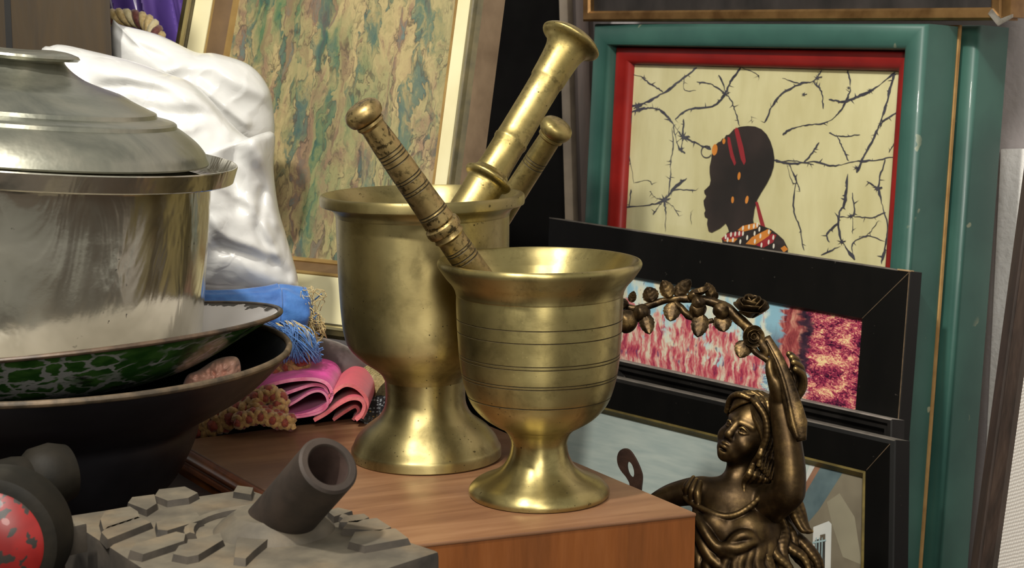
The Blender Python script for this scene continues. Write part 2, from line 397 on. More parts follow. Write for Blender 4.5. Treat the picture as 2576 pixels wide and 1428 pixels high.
for k in range(15):
    a0, a1 = math.radians(30 + k * 19), math.radians(30 + (k + 1) * 19)
    ink_poly(Z2([(440 + 46 * math.cos(a0), 418 + 52 * math.sin(a0)), (440 + 46 * math.cos(a1), 418 + 52 * math.sin(a1)), (440 + 54 * math.cos(a1), 418 + 60 * math.sin(a1)), (440 + 54 * math.cos(a0), 418 + 60 * math.sin(a0))]), 1, .0006)
ink_poly(Z2([(585, 1245), (640, 1180), (740, 1140), (900, 1095), (1050, 1150), (1110, 1195), (1170, 1250), (1210, 1330), (1200, 1480), (620, 1420)]), 2, .0007)
for pts, m in (([(580, 1240), (640, 1190), (780, 1165), (790, 1210), (700, 1240), (620, 1265)], 3), ([(735, 1160), (780, 1120), (900, 1092), (940, 1105), (920, 1140), (800, 1172)], 4), ([(810, 1290), (870, 1225), (1020, 1150), (1055, 1170), (1030, 1215), (900, 1300)], 4), ([(905, 1302), (1060, 1192), (1102, 1205), (1070, 1275), (980, 1325)], 3), ([(600, 1262), (700, 1236), (735, 1240), (700, 1275)], 4), ([(1140, 1330), (1180, 1305), (1212, 1340), (1170, 1370)], 4)):
    ink_poly(Z2(pts), m, .0008)
for cx, cy in ((622, 1222), (672, 1200), (712, 1195), (750, 1190), (785, 1190), (785, 1140), (842, 1128), (888, 1122), (895, 1190), (825, 1230), (760, 1268), (950, 1215), (1030, 1175), (898, 1265), (1028, 1272), (1072, 1228), (960, 1300), (1075, 1310), (920, 1110), (690, 1250), (640, 1250), (940, 1150)): ell(cx, cy, 9, 24, 5, .0009, .1, 10)
finish(bm, 'print', [M_paper, M_ink, M_skin, M_bred, M_borange, M_bwhite], t, 0)
pane(inset_quad(Qb, .037), Nb, -.0138, t)

Q2 = [p - Nb * .053 + (p - Qb[0]).normalized() * 0 + UD * .013 + Vector((0, 0, .002)) for p in Qb]
t = thing('framed_picture', 'second teal frame standing behind the batik picture, only its right side showing', 'picture', Q2[3].lerp(Q2[2], .5), group='leaning pictures and frames')
frame_bars('frame', Q2, teal_prof(0) + [(.0215, -.0075, 0), (.0215, -.038, 0)], [M_teal], t, Nb, 50)
sheet('backing', [p - Nb * .02 for p in inset_quad(Q2, .02)], M_card, t, Nb, .003)
# cardboard back of the batik frame
bq = [p - Nb * .0385 for p in inset_quad(Qb, -.0013)]
bt = [o for o in COL.objects if o.name == 'framed_picture'][0]
sheet('backing_board', bq, M_card, bt, Nb, .003)

# ================================================================== black picture with brass rail on top
Qt = flat([P(1474, -420, 1.66), P(2532, -420, 1.335), P(2532, 51, 1.33), P(1474, 54, 1.655)])
Nt = quad_normal(Qt)
M_leather = mat_simple('black_leather', srgb(22, 19, 17), srgb(48, 43, 40), 26, .55, bump=.3, bscale=60, stretch=(1, 1, .5))
t = thing('leather_picture', 'black leather-like picture with a thin aged brass edge lying on top of the teal frames', 'picture', Qt[3].lerp(Qt[2], .5), group='leaning pictures and frames')
frame_bars('edge_rail', Qt, [(0, -.02, 0), (0, .004, 0), (.002, .006, 0), (.008, .006, 0), (.010, .004, 0), (.010, -.02, 0)], [M_brassrail], t, Nt, 30)
sheet('panel', [p - Nt * .001 for p in inset_quad(Qt, .009)], M_leather, t, Nt, .016)
bm = bmesh.new()
c = Qt[2]; ux = (Qt[2] - Qt[3]).normalized()
box(bm, c + ux * .004 + Vector((0, 0, .06)) - Nt * .012, ux * .004, Vector((0, 0, .058)), Nt * .018, bev=.001)
finish(bm, 'side_rail', M_brassrail, t, 30)
bm = bmesh.new()
prism(bm, [c + Nt * .0075 + ux * x + Vector((0, 0, z)) for x, z in ((-.011, .005), (-.002, -.0045), (.010, .002), (.010, .0045), (0, .001), (-.008, .009))], -Nt * .002)
finish(bm, 'corner_cap', mat_simple('worn_silver', srgb(120, 112, 100), srgb(190, 184, 172), 80, .35, .8), t, 30)

# ================================================================== blossom picture in the wide black frame (A)
M_bl = NT('blossom_print'); b_ = M_bl
uvx = b_.n('TexCoord').outputs['UV']
sep = b_.n('SeparateXYZ', {0: uvx}); U, V_ = sep.outputs[0], sep.outputs[1]
wob = b_.noise(b_.n('Mapping', {'Vector': uvx, 'Location': (.37, .61, .2)}).outputs[0], 9.37, 4, out='Color')
uvw = b_.n('VectorMath', {0: uvx, 1: b_.n('VectorMath', {0: b_.n('VectorMath', {0: wob, 1: (.5, .5, .5)}, operation='SUBTRACT').outputs[0], 'Scale': .03}, operation='SCALE').outputs[0]}, operation='ADD').outputs[0]
st = b_.n('Mapping', {'Vector': uvw, 'Scale': (34, 4, 1), 'Rotation': (0, 0, .0)}).outputs[0]
streak = b_.noise(st, 1.5, 6, .6, .3)
big = b_.noise(b_.n('Mapping', {'Vector': uvw, 'Scale': (13, 5, 1)}).outputs[0], 1.0, 3, .5)
st2 = b_.noise(b_.n('Mapping', {'Vector': uvw, 'Scale': (90, 7, 1)}).outputs[0], 1.0, 5, .65, .2)
mixs = b_.math('ADD', b_.math('MULTIPLY', streak, .55), b_.math('MULTIPLY', st2, .45))
c_red = b_.ramp(mixs, [(.33, srgb(78, 34, 62)), (.41, srgb(150, 50, 76)), (.465, srgb(184, 84, 92)), (.515, srgb(196, 134, 128)), (.56, srgb(204, 184, 162)), (.62, srgb(204, 202, 178))])
c_sky = b_.ramp(b_.noise(st, .8, 4), [(.4, srgb(140, 184, 200)), (.5, srgb(186, 204, 198)), (.6, srgb(210, 206, 180))])
skyf = b_.math('ADD', big, b_.math('MULTIPLY', b_.math('SUBTRACT', V_, .62), .75))
skyf = b_.math('ADD', skyf, b_.math('MULTIPLY', b_.math('SUBTRACT', st2, .5), .35))
treemask = b_.ramp(skyf, [(.52, 0.0), (.57, 1.0)])
base = b_.mix(treemask, c_red, c_sky)
dark = b_.ramp(b_.noise(b_.n('Mapping', {'Vector': uvw, 'Scale': (70, 9, 1), 'Location': (3, 1, 0)}).outputs[0], 1.0, 3), [(.62, 0.0), (.67, .75)])
base = b_.mix(dark, base, srgb(64, 66, 104))
leaf = b_.noise(b_.n('Mapping', {'Vector': uvx, 'Scale': (50, 34, 1)}).outputs[0], 1.0, 4, .55, 3.4)
lbig = b_.noise(b_.n('Mapping', {'Vector': uvx, 'Scale': (17, 9, 1), 'Location': (1.5, .4, 0)}).outputs[0], 1.0, 3, .6)
lf = b_.math('ADD', b_.math('MULTIPLY', leaf, .75), b_.math('MULTIPLY', b_.math('SUBTRACT', lbig, .38), .75))
c_leaf = b_.ramp(lf, [(.30, srgb(34, 14, 34)), (.40, srgb(112, 30, 62)), (.47, srgb(168, 58, 84)), (.54, srgb(204, 128, 118)), (.6, srgb(226, 186, 140)), (.68, srgb(230, 216, 156))])
edge = b_.math('ADD', U, b_.math('MULTIPLY', b_.math('SUBTRACT', b_.noise(uvx, 16, 4), .5), .10))
rm = b_.ramp(edge, [(.83, 0.0), (.845, 1.0)])
trunk = b_.ramp(mixs, [(.38, srgb(96, 34, 44)), (.48, srgb(150, 70, 70)), (.56, srgb(184, 124, 108)), (.66, srgb(200, 164, 134))])
shade = b_.ramp(b_.noise(b_.n('Mapping', {'Vector': uvw, 'Scale': (26, 8, 1), 'Location': (7, 0, 0)}).outputs[0], 1.3, 5), [(.4, srgb(34, 24, 40)), (.6, srgb(66, 44, 56))])
c_mid = b_.mix(b_.ramp(edge, [(.742, 0.0), (.752, 1.0)]), b_.ramp(b_.math('ADD', V_, b_.math('MULTIPLY', st2, .2)), [(.74, srgb(58, 62, 82)), (.84, srgb(112, 138, 152)), (.95, srgb(134, 176, 192))]), trunk)
c_mid = b_.mix(b_.ramp(edge, [(.80, 0.0), (.815, 1.0)]), c_mid, shade)
water = b_.ramp(b_.math('ADD', b_.math('MULTIPLY', mixs, .5), b_.math('MULTIPLY', leaf, .5)), [(.40, srgb(54, 60, 92)), (.47, srgb(128, 164, 184)), (.54, srgb(190, 204, 192)), (.62, srgb(214, 208, 176))])
c_mid = b_.mix(b_.ramp(b_.math('ADD', V_, b_.math('MULTIPLY', big, .2)), [(.60, 1.0), (.64, 0.0)]), c_mid, water)
mm = b_.ramp(edge, [(.69, 0.0), (.705, 1.0)])
base = b_.mix(mm, base, c_mid); base = b_.mix(rm, base, c_leaf)
M_blossom = b_.bsdf(Base_Color=base, Roughness=.35)
RA = flat([P(1380, 546, 1.65), P(2290, 682, 1.316), P(2236, 1560, 1.278), P(1360, 1230, 1.595)])
Na = quad_normal(RA)
t = thing('framed_picture', 'print of pink blossom trees in a wide flat black frame below the batik', 'picture', RA[3].lerp(RA[2], .5), group='leaning pictures and frames')
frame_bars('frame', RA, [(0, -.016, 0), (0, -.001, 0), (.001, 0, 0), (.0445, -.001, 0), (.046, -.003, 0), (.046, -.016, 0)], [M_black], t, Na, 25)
qa = inset_quad(RA, .045)
# the picture fills the opening; its lower part is behind the next frames
qa2 = [qa[0], qa[1], qa[1].lerp(qa[2], .62), qa[0].lerp(qa[3], .62)]
sheet('print', [p - Na * .005 for p in qa2], M_blossom, t, Na)
sheet('backing', [p - Na * .009 for p in qa], M_blackdull, t, Na, .004)
M_wear = mat_simple('worn_wood_line', srgb(78, 64, 46), srgb(100, 82, 60), 200, .7)
def wear(name, a, b, n, w, parent, label):
    bm = bmesh.new(); d = (b - a).normalized(); sd = d.cross(n).normalized() * w
    prism(bm, [a + sd + n * .00025, b + sd * .6 + n * .00025, b - sd * .6 + n * .00025, a - sd + n * .00025], -n * .0008)
    return finish(bm, name, M_wear, parent, 0, label)
wear('mitre_line', inset_quad(RA, .001)[1], inset_quad(RA, .0445)[1] - Na * .001, Na, .0003, t, 'open mitre joint showing bare wood')
wear('worn_edge', inset_quad(RA, .0008)[1], inset_quad(RA, .0008)[2], Na, .00035, t, 'worn right edge')
bm = bmesh.new()
e = RA[1]; box(bm, e + Vector((0, 0, .0002)) - UD * .006 - Na * .002, UD * .006, Vector((0, 0, .0006)), Na * .003)
finish(bm, 'chipped_corner', mat_simple('bare_wood', srgb(176, 150, 112), srgb(150, 122, 84), 90, .8), t, 0, 'bare wood showing at the chipped corner')

# ================================================================== narrow black frame (B)
RB = flat([P(1530, 899, 1.52), P(2243, 1054, 1.281), P(2220, 1560, 1.237), P(1505, 1400, 1.475)])
Nbb = quad_normal(RB)
t = thing('picture_frame', 'narrow stepped black frame between the blossom picture and the front frame', 'picture', RB[3].lerp(RB[2], .5), group='leaning pictures and frames')
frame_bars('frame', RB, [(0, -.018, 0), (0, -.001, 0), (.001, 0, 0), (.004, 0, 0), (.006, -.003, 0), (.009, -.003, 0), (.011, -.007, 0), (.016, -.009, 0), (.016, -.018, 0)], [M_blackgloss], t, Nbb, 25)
sheet('backing', [p - Nbb * .012 for p in inset_quad(RB, .015)], mat_simple('grey_mat', srgb(60, 58, 58), srgb(80, 78, 76), 20, .5), t, Nbb, .003)

# ================================================================== front black frame with the house picture (C)
RC = flat([P(1330, 899, 1.562), P(2252, 1106, 1.248), P(2221, 1660, 1.196), P(1302, 1400, 1.515)])
Nc = quad_normal(RC)
M_house = NT('house_picture'); h_ = M_house
uvx = h_.n('TexCoord').outputs['UV']; sep = h_.n('SeparateXYZ', {0: uvx}); U, V_ = sep.outputs[0], sep.outputs[1]
sky = h_.ramp(h_.noise(h_.n('Mapping', {'Vector': uvx, 'Scale': (3, 6, 1)}).outputs[0], 3, 6), [(.3, srgb(152, 166, 162)), (.7, srgb(176, 186, 178))])
wallc = h_.ramp(h_.noise(uvx, 7, 5, .6, .8), [(.35, srgb(112, 104, 86)), (.65, srgb(146, 140, 116))])
roofc = h_.ramp(h_.noise(uvx, 12, 4), [(.4, srgb(84, 104, 108)), (.6, srgb(120, 138, 138))])
diag = h_.math('ADD', h_.math('MULTIPLY', U, 1.0), h_.math('MULTIPLY', h_.math('SUBTRACT', 1.0, V_), .28))
diag = h_.math('ADD', diag, h_.math('MULTIPLY', h_.noise(uvx, 30, 3), .006))
c = h_.mix(h_.ramp(diag, [(.800, 0.0), (.804, 1.0)]), sky, srgb(150, 112, 84))
c = h_.mix(h_.ramp(diag, [(.812, 0.0), (.816, 1.0)]), c, roofc)
diag2 = h_.math('ADD', U, h_.math('MULTIPLY', h_.math('SUBTRACT', 1.0, V_), .55))
c = h_.mix(h_.ramp(diag2, [(.90, 0.0), (.93, 1.0)]), c, wallc)
M_house = h_.bsdf(Base_Color=sky, Roughness=.55)
t = thing('framed_picture', 'pale blue-grey house picture in a black frame with gilt inner edge, behind the statuette', 'picture', RC[3].lerp(RC[2], .5), group='leaning pictures and frames')
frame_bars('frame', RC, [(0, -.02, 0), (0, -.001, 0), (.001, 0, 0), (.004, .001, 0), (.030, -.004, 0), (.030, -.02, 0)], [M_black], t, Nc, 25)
wear('mitre_line', inset_quad(RC, .004)[1] + Nc * .001, inset_quad(RC, .029)[1] - Nc * .0037, Nc, .0003, t, 'open mitre joint showing bare wood')
frame_bars('gilt_slip', RC, [(.0302, -.02, 0), (.0302, -.004, 0), (.032, -.0032, 0), (.034, -.006, 0), (.036, -.008, 0), (.036, -.02, 0)], [M_giltdark], t, Nc, 25, 'dull gilt inner edge')
qc = inset_quad(RC, .0355)
pic = [p - Nc * .0095 for p in qc]
bm = bmesh.new(); uvl = bm.loops.layers.uv.new('UVMap')
A = [bm.verts.new(p) for p in pic]; B = [bm.verts.new(p - Nc * .001) for p in pic]
f = bm.faces.new(A)
for l, cc in zip(f.loops, ((0, 1), (1, 1), (1, 0), (0, 0))): l[uvl].uv = cc
bm.faces.new(list(reversed(B)))
for k in range(4): bm.faces.new((A[k], B[k], B[(k + 1) % 4], A[(k + 1) % 4]))
def onc(x, y, h): return PPL(x, y, pic[0] + Nc * h, Nc)
def pq(pts, m, h):
    f = bm.faces.new([bm.verts.new(onc(x, y, h)) for x, y in pts]); f.material_index = m
pq([(2118, 1182), (2174, 1194), (2168, 1560), (1900, 1480), (2030, 1300)], 7, .0001)
pq([(2066, 1168), (2124, 1182), (2060, 1282), (1960, 1400), (1930, 1380), (1990, 1290)], 6, .00014)
pq([(2052, 1165), (2068, 1168), (1995, 1292), (1925, 1385), (1915, 1380), (1980, 1285)], 5, .00018)
pq([(2040, 1162), (2054, 1165), (2012, 1240), (1984, 1285), (2020, 1215)], 1, .0002)
pq([(2080, 1262), (2112, 1240), (2150, 1300), (2168, 1420), (2120, 1400), (2094, 1320)], 8, .00012)
pq([(2046, 1325), (2085, 1310), (2092, 1318), (2088, 1500), (2040, 1490)], 1, .0003)
pq([(2050, 1358), (2076, 1350), (2074, 1490), (2046, 1485)], 2, .0005)
for x in (2052, 2060, 2067): pq([(x, 1352), (x + 2.6, 1351), (x, 1490), (x - 2.6, 1489)], 3, .0007)
pq([(2044, 1362), (2078, 1356), (2078, 1360), (2044, 1367)], 3, .0008)
pq([(2063, 1345), (2076, 1342), (2076, 1356), (2063, 1358)], 4, .0007)
finish(bm, 'painting', [M_house, mat_simple('window_white', srgb(186, 188, 182), srgb(200, 200, 192), 40, .6), mat_simple('window_dark', srgb(44, 44, 40), srgb(66, 64, 58), 60, .6), mat_simple('window_blue', srgb(130, 156, 160), srgb(150, 172, 172), 50, .6), mat_simple('window_brown', srgb(76, 66, 52), srgb(92, 82, 66), 50, .6), mat_simple('painted_orange', srgb(122, 86, 64), srgb(142, 104, 80), 50, .6), mat_simple('painted_roof', srgb(64, 82, 86), srgb(92, 110, 112), 30, .6), mat_simple('painted_wall', srgb(96, 88, 72), srgb(128, 120, 100), 14, .6), mat_simple('painted_light_wall', srgb(128, 122, 102), srgb(140, 134, 112), 20, .6)], t, 0)  # roof and orange tones darkened, shade on this side put into the paint
pane(qc, Nc, -.0075, t)

# ================================================================== brown frame with woven canvas at the far right
RF = flat([P(2611, 160, 1.16), P(3180, 150, .93), P(2990, 1640, .90), P(2404, 1700, 1.12)])
Nf = quad_normal(RF)
M_brownframe = mat_wood('dark_brown_wood', srgb(38, 30, 25), srgb(54, 42, 35), srgb(70, 56, 46), 2, 18, .5)
M_canvas = NT('woven_canvas'); w_ = M_canvas; uvx = w_.n('TexCoord').outputs['UV']
wx = w_.n('TexWave', {'Vector': uvx, 'Scale': 46, 'Distortion': 1.5, 'Detail': 2}, bands_direction='X').outputs['Fac']
wy = w_.n('TexWave', {'Vector': uvx, 'Scale': 46, 'Distortion': 1.5, 'Detail': 2}, bands_direction='Y').outputs['Fac']
wm = w_.math('MULTIPLY', wx, wy)
M_canvas = w_.bsdf(Base_Color=w_.ramp(wm, [(.0, srgb(196, 188, 178)), (.5, srgb(238, 234, 226))]), Roughness=.9, Normal=w_.bump(wm, .5, .001))
t = thing('framed_canvas', 'leaning dark brown grooved frame around white woven canvas at the far right', 'picture', RF[3].lerp(RF[2], .5), group='leaning pictures and frames')
frame_bars('frame', RF, [(0, -.02, 0), (0, 0, 0), (.012, .003, 0), (.0155, .003, 0), (.0162, .0005, 1), (.0172, .0005, 0), (.018, .002, 0), (.027, -.002, 0), (.027, -.02, 0)], [M_brownframe, M_blackdull], t, Nf, 25)
sheet('canvas', [p - Nf * .006 for p in inset_quad(RF, .0265)], M_canvas, t, Nf, .003)

# ================================================================== marbled abstract picture, centre left
qm = flat([P(602, -150, 1.485), P(1148, -150, 1.345), P(1050, 676, 1.30), P(466, 618, 1.445)])
Nm = quad_normal(qm)
m_ = NT('marbled_painting'); uvx = m_.n('TexCoord').outputs['UV']
sc1 = m_.n('Mapping', {'Vector': uvx, 'Scale': (19, 11, 1)}).outputs[0]
def warp(vec, sc, amt, nd, off=0):
    w = m_.noise(m_.n('Mapping', {'Vector': vec, 'Location': (off, off * .7, 0)}).outputs[0], sc, nd, .55, 0, 'Color')
    w = m_.n('VectorMath', {0: w, 1: (.5, .5, .5)}, operation='SUBTRACT').outputs[0]
    return m_.n('VectorMath', {0: vec, 1: m_.n('VectorMath', {0: w, 'Scale': amt}, operation='SCALE').outputs[0]}, operation='ADD').outputs[0]
w1 = warp(sc1, .55, 2.4, 3); w2 = warp(w1, 1.9, .9, 3, 5)
dv_ = m_.n('Mapping', {'Vector': w2, 'Scale': (1.15, .34, 1)}).outputs[0]
vo = m_.n('TexVoronoi', {'Vector': dv_, 'Scale': 1.0}, feature='F1')
cellr = m_.n('SeparateColor', {0: vo.outputs['Color']}).outputs[0]; dist = vo.outputs['Distance']
edg = m_.n('TexVoronoi', {'Vector': dv_, 'Scale': 1.0}, feature='DISTANCE_TO_EDGE').outputs['Distance']
big = m_.noise(m_.n('Mapping', {'Vector': uvx, 'Scale': (5, 1.8, 1), 'Location': (4, 2, 0)}).outputs[0], 1.3, 4, .55, .5)
sepm = m_.n('SeparateXYZ', {0: uvx})
tone = m_.math('ADD', m_.math('MULTIPLY', cellr, .42), m_.math('MULTIPLY', m_.noise(w2, .8, 5, .6, .6), .75))
col = m_.ramp(tone, [(.30, srgb(74, 96, 94)), (.42, srgb(104, 116, 96)), (.5, srgb(150, 138, 98)), (.6, srgb(174, 158, 114)), (.7, srgb(160, 142, 104)), (.78, srgb(128, 104, 86)), (.88, srgb(104, 116, 108))])
grn = m_.math('MULTIPLY', m_.ramp(big, [(.44, 0.0), (.58, .9)]), m_.math('SUBTRACT', 1.2, sepm.outputs[0], clamp=True))
col = m_.mix(grn, col, m_.ramp(tone, [(.34, srgb(52, 88, 76)), (.5, srgb(74, 112, 80)), (.64, srgb(112, 124, 84)), (.8, srgb(128, 112, 82))]))
rv = m_.ramp(m_.noise(m_.n('Mapping', {'Vector': w1, 'Scale': (.5, .25, 1), 'Location': (9, 3, 0)}).outputs[0], 1.1, 4), [(.55, 0.0), (.68, .65)])
col = m_.mix(rv, col, m_.ramp(tone, [(.4, srgb(100, 74, 70)), (.6, srgb(140, 104, 90)), (.8, srgb(116, 98, 86))]))
ln = m_.ramp(edg, [(.012, 1.0), (.05, 0.0)])
ring = m_.ramp(m_.math('FRACT', m_.math('MULTIPLY', m_.math('ADD', dist, m_.math('MULTIPLY', tone, .6)), 5.5)), [(.0, 1.0), (.10, 0.0), (.92, 0.0), (1.0, 1.0)])
lm = m_.math('MULTIPLY', m_.math('MAXIMUM', m_.math('MULTIPLY', ln, .8), m_.math('MULTIPLY', ring, .55)), m_.ramp(m_.noise(uvx, 9, 3), [(.40, .15), (.58, .9)]))
col = m_.mix(lm, col, srgb(74, 66, 58))
M_marbled = m_.bsdf(Base_Color=col, Roughness=.42)
Qg = inset_quad(qm, -.044); Qo = [p.copy() for p in Qg]
for k in (2, 3): Qo[k] += (Qg[3] - Qg[0]).normalized() * .020
t = thing('framed_picture', 'marbled green and ochre abstract picture in a gilt frame with cream slip', 'picture', Qo[3].lerp(Qo[2], .5), group='leaning pictures and frames')
frame_bars('frame', Qo, [(0, -.016, 0), (0, .012, 1), (.003, .015, 1), (.006, .0155, 1), (.0075, .0165, 2), (.0095, .0165, 2), (.0105, .012, 1), (.012, .010, 1), (.012, -.016, 0)], [M_taupe, M_olive, M_giltbright], t, Nm, 30)
ra, rb_ = inset_quad(Qo, .0122), inset_quad(Qg, .030)
bm = bmesh.new(); rr = [[bm.verts.new(p + Nm * h) for p in q_] for q_, h in ((ra, -.016), (ra, .009), (rb_, .006), (rb_, -.016))]
for i in range(4):
    for k in range(4): bm.faces.new((rr[i][k], rr[i][(k + 1) % 4], rr[(i + 1) % 4][(k + 1) % 4], rr[(i + 1) % 4][k]))
finish(bm, 'cream_slip', M_cream, t, 0, 'cream slip of the frame')
frame_bars('gilt_slip', Qg, [(.0302, -.016, 0), (.0302, .005, 0), (.031, .006, 0), (.033, .0055, 1), (.0345, .002, 1), (.0375, -.004, 1), (.0405, -.0085, 0), (.0415, -.0075, 0), (.0435, -.0085, 0), (.0445, -.011, 0), (.046, -.016, 0)], [M_gilt, M_cove], t, Nm, 40, 'gilt inner slip with a brown cove')
sheet('painting', [p - Nm * .012 for p in inset_quad(qm, -.001)], M_marbled, t, Nm, .003)

# ================================================================== black sheet standing in for dark space, and slats, behind the pestles
bm = bmesh.new()
prism(bm, [P(1130, -300, 1.80), P(1425, -300, 1.80), P(1440, 820, 1.80), P(1120, 760, 1.80)], Vector((.02, .025, 0)), bev=.002)
prism(bm, [P(1440, 820, 1.80), P(1120, 760, 1.80), Vector((P(1120, 760, 1.80).x, 1.80, FLOOR_Z)), Vector((P(1440, 820, 1.80).x, 1.80, FLOOR_Z))], Vector((.02, .025, 0)))
M_void = mat_simple('dark_space', srgb(6, 5, 5), srgb(10, 9, 8), 20, .8, spec=.08)
tag(finish(bm, 'dark_space', M_void, smooth=0), 'tall plain black sheet standing in for the dark space behind the brass pestles', 'board')
def upright(name, a, b, wpx, Y, mat, label):
    bm = bmesh.new()
    pts = [P(a, -300, Y), P(a + wpx, -300, Y), P(b + wpx, 900, Y), P(b, 900, Y)]
    lo = min(p.z for p in pts)
    for p in (pts[2], pts[3]): p.z = FLOOR_Z
    prism(bm, pts, Vector((.006, .01, 0)), bev=.0012)
    return tag(finish(bm, name, mat, smooth=30), label, 'plank')
upright('wooden_plank', 1397, 1442, 22, 1.755, mat_simple('grey_slat', srgb(78, 68, 56), srgb(104, 92, 76), 26, .6, bump=.1), 'thin grey-brown wooden slat upright between the big pestle and the teal frame')
upright('wooden_plank', 1430, 1462, 44, 1.775, mat_wood('dark_slat', srgb(40, 30, 24), srgb(58, 44, 36), srgb(74, 58, 50), 2, 16, .6), 'wider dark brown wooden slat upright just left of the teal frame')
# ================================================================== wooden box under the mortars and its supports
M_boxtop = NT('worn_wood_top'); w_ = M_boxtop
rz = math.radians(-24)
v = w_.n('Mapping', {'Vector': w_.coord('Object', rot=(0, 0, rz)), 'Scale': (1, 9, 9)}).outputs[0]
g = w_.noise(v, 7, 8, .6, .5); g2 = w_.noise(w_.coord('Object'), 16, 4)
col = w_.ramp(g, [(.32, srgb(108, 74, 51)), (.5, srgb(126, 90, 63)), (.68, srgb(140, 104, 75))])
col = w_.mix(w_.ramp(g2, [(.5, 0.0), (.72, .45)]), col, srgb(104, 76, 58))
scr = w_.n('Mapping', {'Vector': w_.coord('Object', rot=(0, 0, math.radians(40))), 'Scale': (1.6, 60, 60)}).outputs[0]
scm = w_.math('MULTIPLY', w_.ramp(w_.noise(scr, 6, 2), [(.72, 0.0), (.75, .7)]), w_.ramp(w_.noise(w_.coord('Object'), 20, 2), [(.55, 0.0), (.6, 1.0)]))
col = w_.mix(scm, col, srgb(200, 172, 144))
M_boxtop = w_.bsdf(Base_Color=col, Roughness=w_.math('ADD', w_.math('MULTIPLY', g2, .3), .22), Normal=w_.bump(g, .1, .0005))
M_boxfront = mat_wood('orange_brown_wood', srgb(100, 56, 20), srgb(118, 66, 24), srgb(130, 76, 32), 2, 10, .42, .2)
M_mould = mat_wood('dark_moulding', srgb(84, 42, 20), srgb(116, 62, 30), srgb(140, 80, 42), 1, 18, .32, .3)
BX = [PZ(930, 1382, 0), PZ(1752, 1290, 0), PZ(1117, 1022, 0), PZ(445, 1108, 0)]      # FL, FR, BR, BL
t = thing('wooden_box', 'orange-brown wooden box carrying both brass mortars', 'box', BX[0].lerp(BX[2], .5) + Vector((0, 0, FLOOR_Z)))
bm = bmesh.new(); prism(bm, BX, (0, 0, -.0022), bev=.0008)
finish(bm, 'top_panel', M_boxtop, t, 30, 'scuffed brown top')
cen = (BX[0] + BX[2]) / 2
ins = [p + (cen - p).normalized() * .0008 - Vector((0, 0, .0022)) for p in BX]
bm = bmesh.new(); prism(bm, ins, (0, 0, FLOOR_Z + .0022))
finish(bm, 'body', M_boxfront, t, 30)
bm = bmesh.new()
e0, e1 = BX[3], BX[0]; out = Vector((-(e1 - e0).y, (e1 - e0).x, 0)).normalized()
out = out if out.dot(cen - e0) < 0 else -out
sec = [(0, -.001), (.0035, -.0015), (.0055, -.0035), (.006, -.006), (.0045, -.0085), (.0015, -.0095), (.0015, -.0115), (.003, -.0125), (.003, -.0155), (0, -.0155)]
r0 = [bm.verts.new(e0.lerp(e1, .0) + out * a + Vector((0, 0, b))) for a, b in sec]
r1 = [bm.verts.new(e0.lerp(e1, 1.0) + out * a + Vector((0, 0, b))) for a, b in sec]
for k in range(len(sec)): bm.faces.new((r0[k], r0[(k + 1) % len(sec)], r1[(k + 1) % len(sec)], r1[k]))
bm.faces.new(r0); bm.faces.new(r1)
finish(bm, 'edge_moulding', M_mould, t, 50, 'dark glossy moulding along the left edge')

M_stand = mat_wood('dark_red_wood', srgb(30, 16, 11), srgb(44, 24, 16), srgb(58, 33, 22), 0, 12, .5)
e2 = BX[3] + out * .0075; e3 = BX[0] + out * .0075
dv = (BX[0] - BX[3]).normalized()
stq = [e3 + dv * .15, e3 + dv * .15 + Vector((-.42, .02, 0)), Vector((-.56, 1.22, 0)), e2 - dv * .10 + Vector((0, 0, 0))]
STZ = -.0165
bm = bmesh.new(); prism(bm, [Vector((p.x, p.y, STZ)) for p in stq], (0, 0, FLOOR_Z - STZ), bev=.002)
tag(finish(bm, 'wooden_chest', M_stand, None, 30), 'dark red-brown chest beside the box, under the bowls and the cast iron block', 'chest')
bk = (BX[2] - BX[3]); perp = Vector((-bk.y, bk.x, 0)).normalized()
if perp.y < 0: perp = -perp
b0 = BX[3] + perp * .004 - bk * .0; b1 = BX[2] + perp * .004
cq = [b0 + Vector((0, .015, 0)), b1, b1 + perp * .25, Vector((-.30, 1.62, 0))]
bm = bmesh.new(); prism(bm, [Vector((p.x, p.y, -.004)) for p in cq], (0, 0, FLOOR_Z + .004), bev=.002)
tag(finish(bm, 'dark_crate', M_void, None, 30), 'dark crate behind the wooden box, under the folded fabrics', 'crate')

# ================================================================== brass mortars
M_brassA = mat_brass('mortar_brass', turned=True, rough=.36, c1=srgb(156, 142, 92), c2=srgb(182, 168, 114))
M_brassB = mat_brass('mortar_brass_dull', turned=True, c1=srgb(152, 138, 92), c2=srgb(178, 164, 114), rough=.42)
M_brassC = mat_brass('pestle_brass', srgb(150, 134, 82), srgb(182, 164, 108), rough=.40, dirt=.35)
M_brassP = mat_brass('pitted_pestle_brass', srgb(146, 126, 80), srgb(180, 156, 106), rough=.40, pscale=420, dirt=.9)
M_brassinner = mat_brass('inner_brass', srgb(104, 92, 58), srgb(134, 120, 80), rough=.6)  # darker, rougher brass for the inside of the bowls
M_groove = mat_simple('groove_dirt', srgb(52, 44, 24), srgb(72, 60, 32), 120, .6, .5)

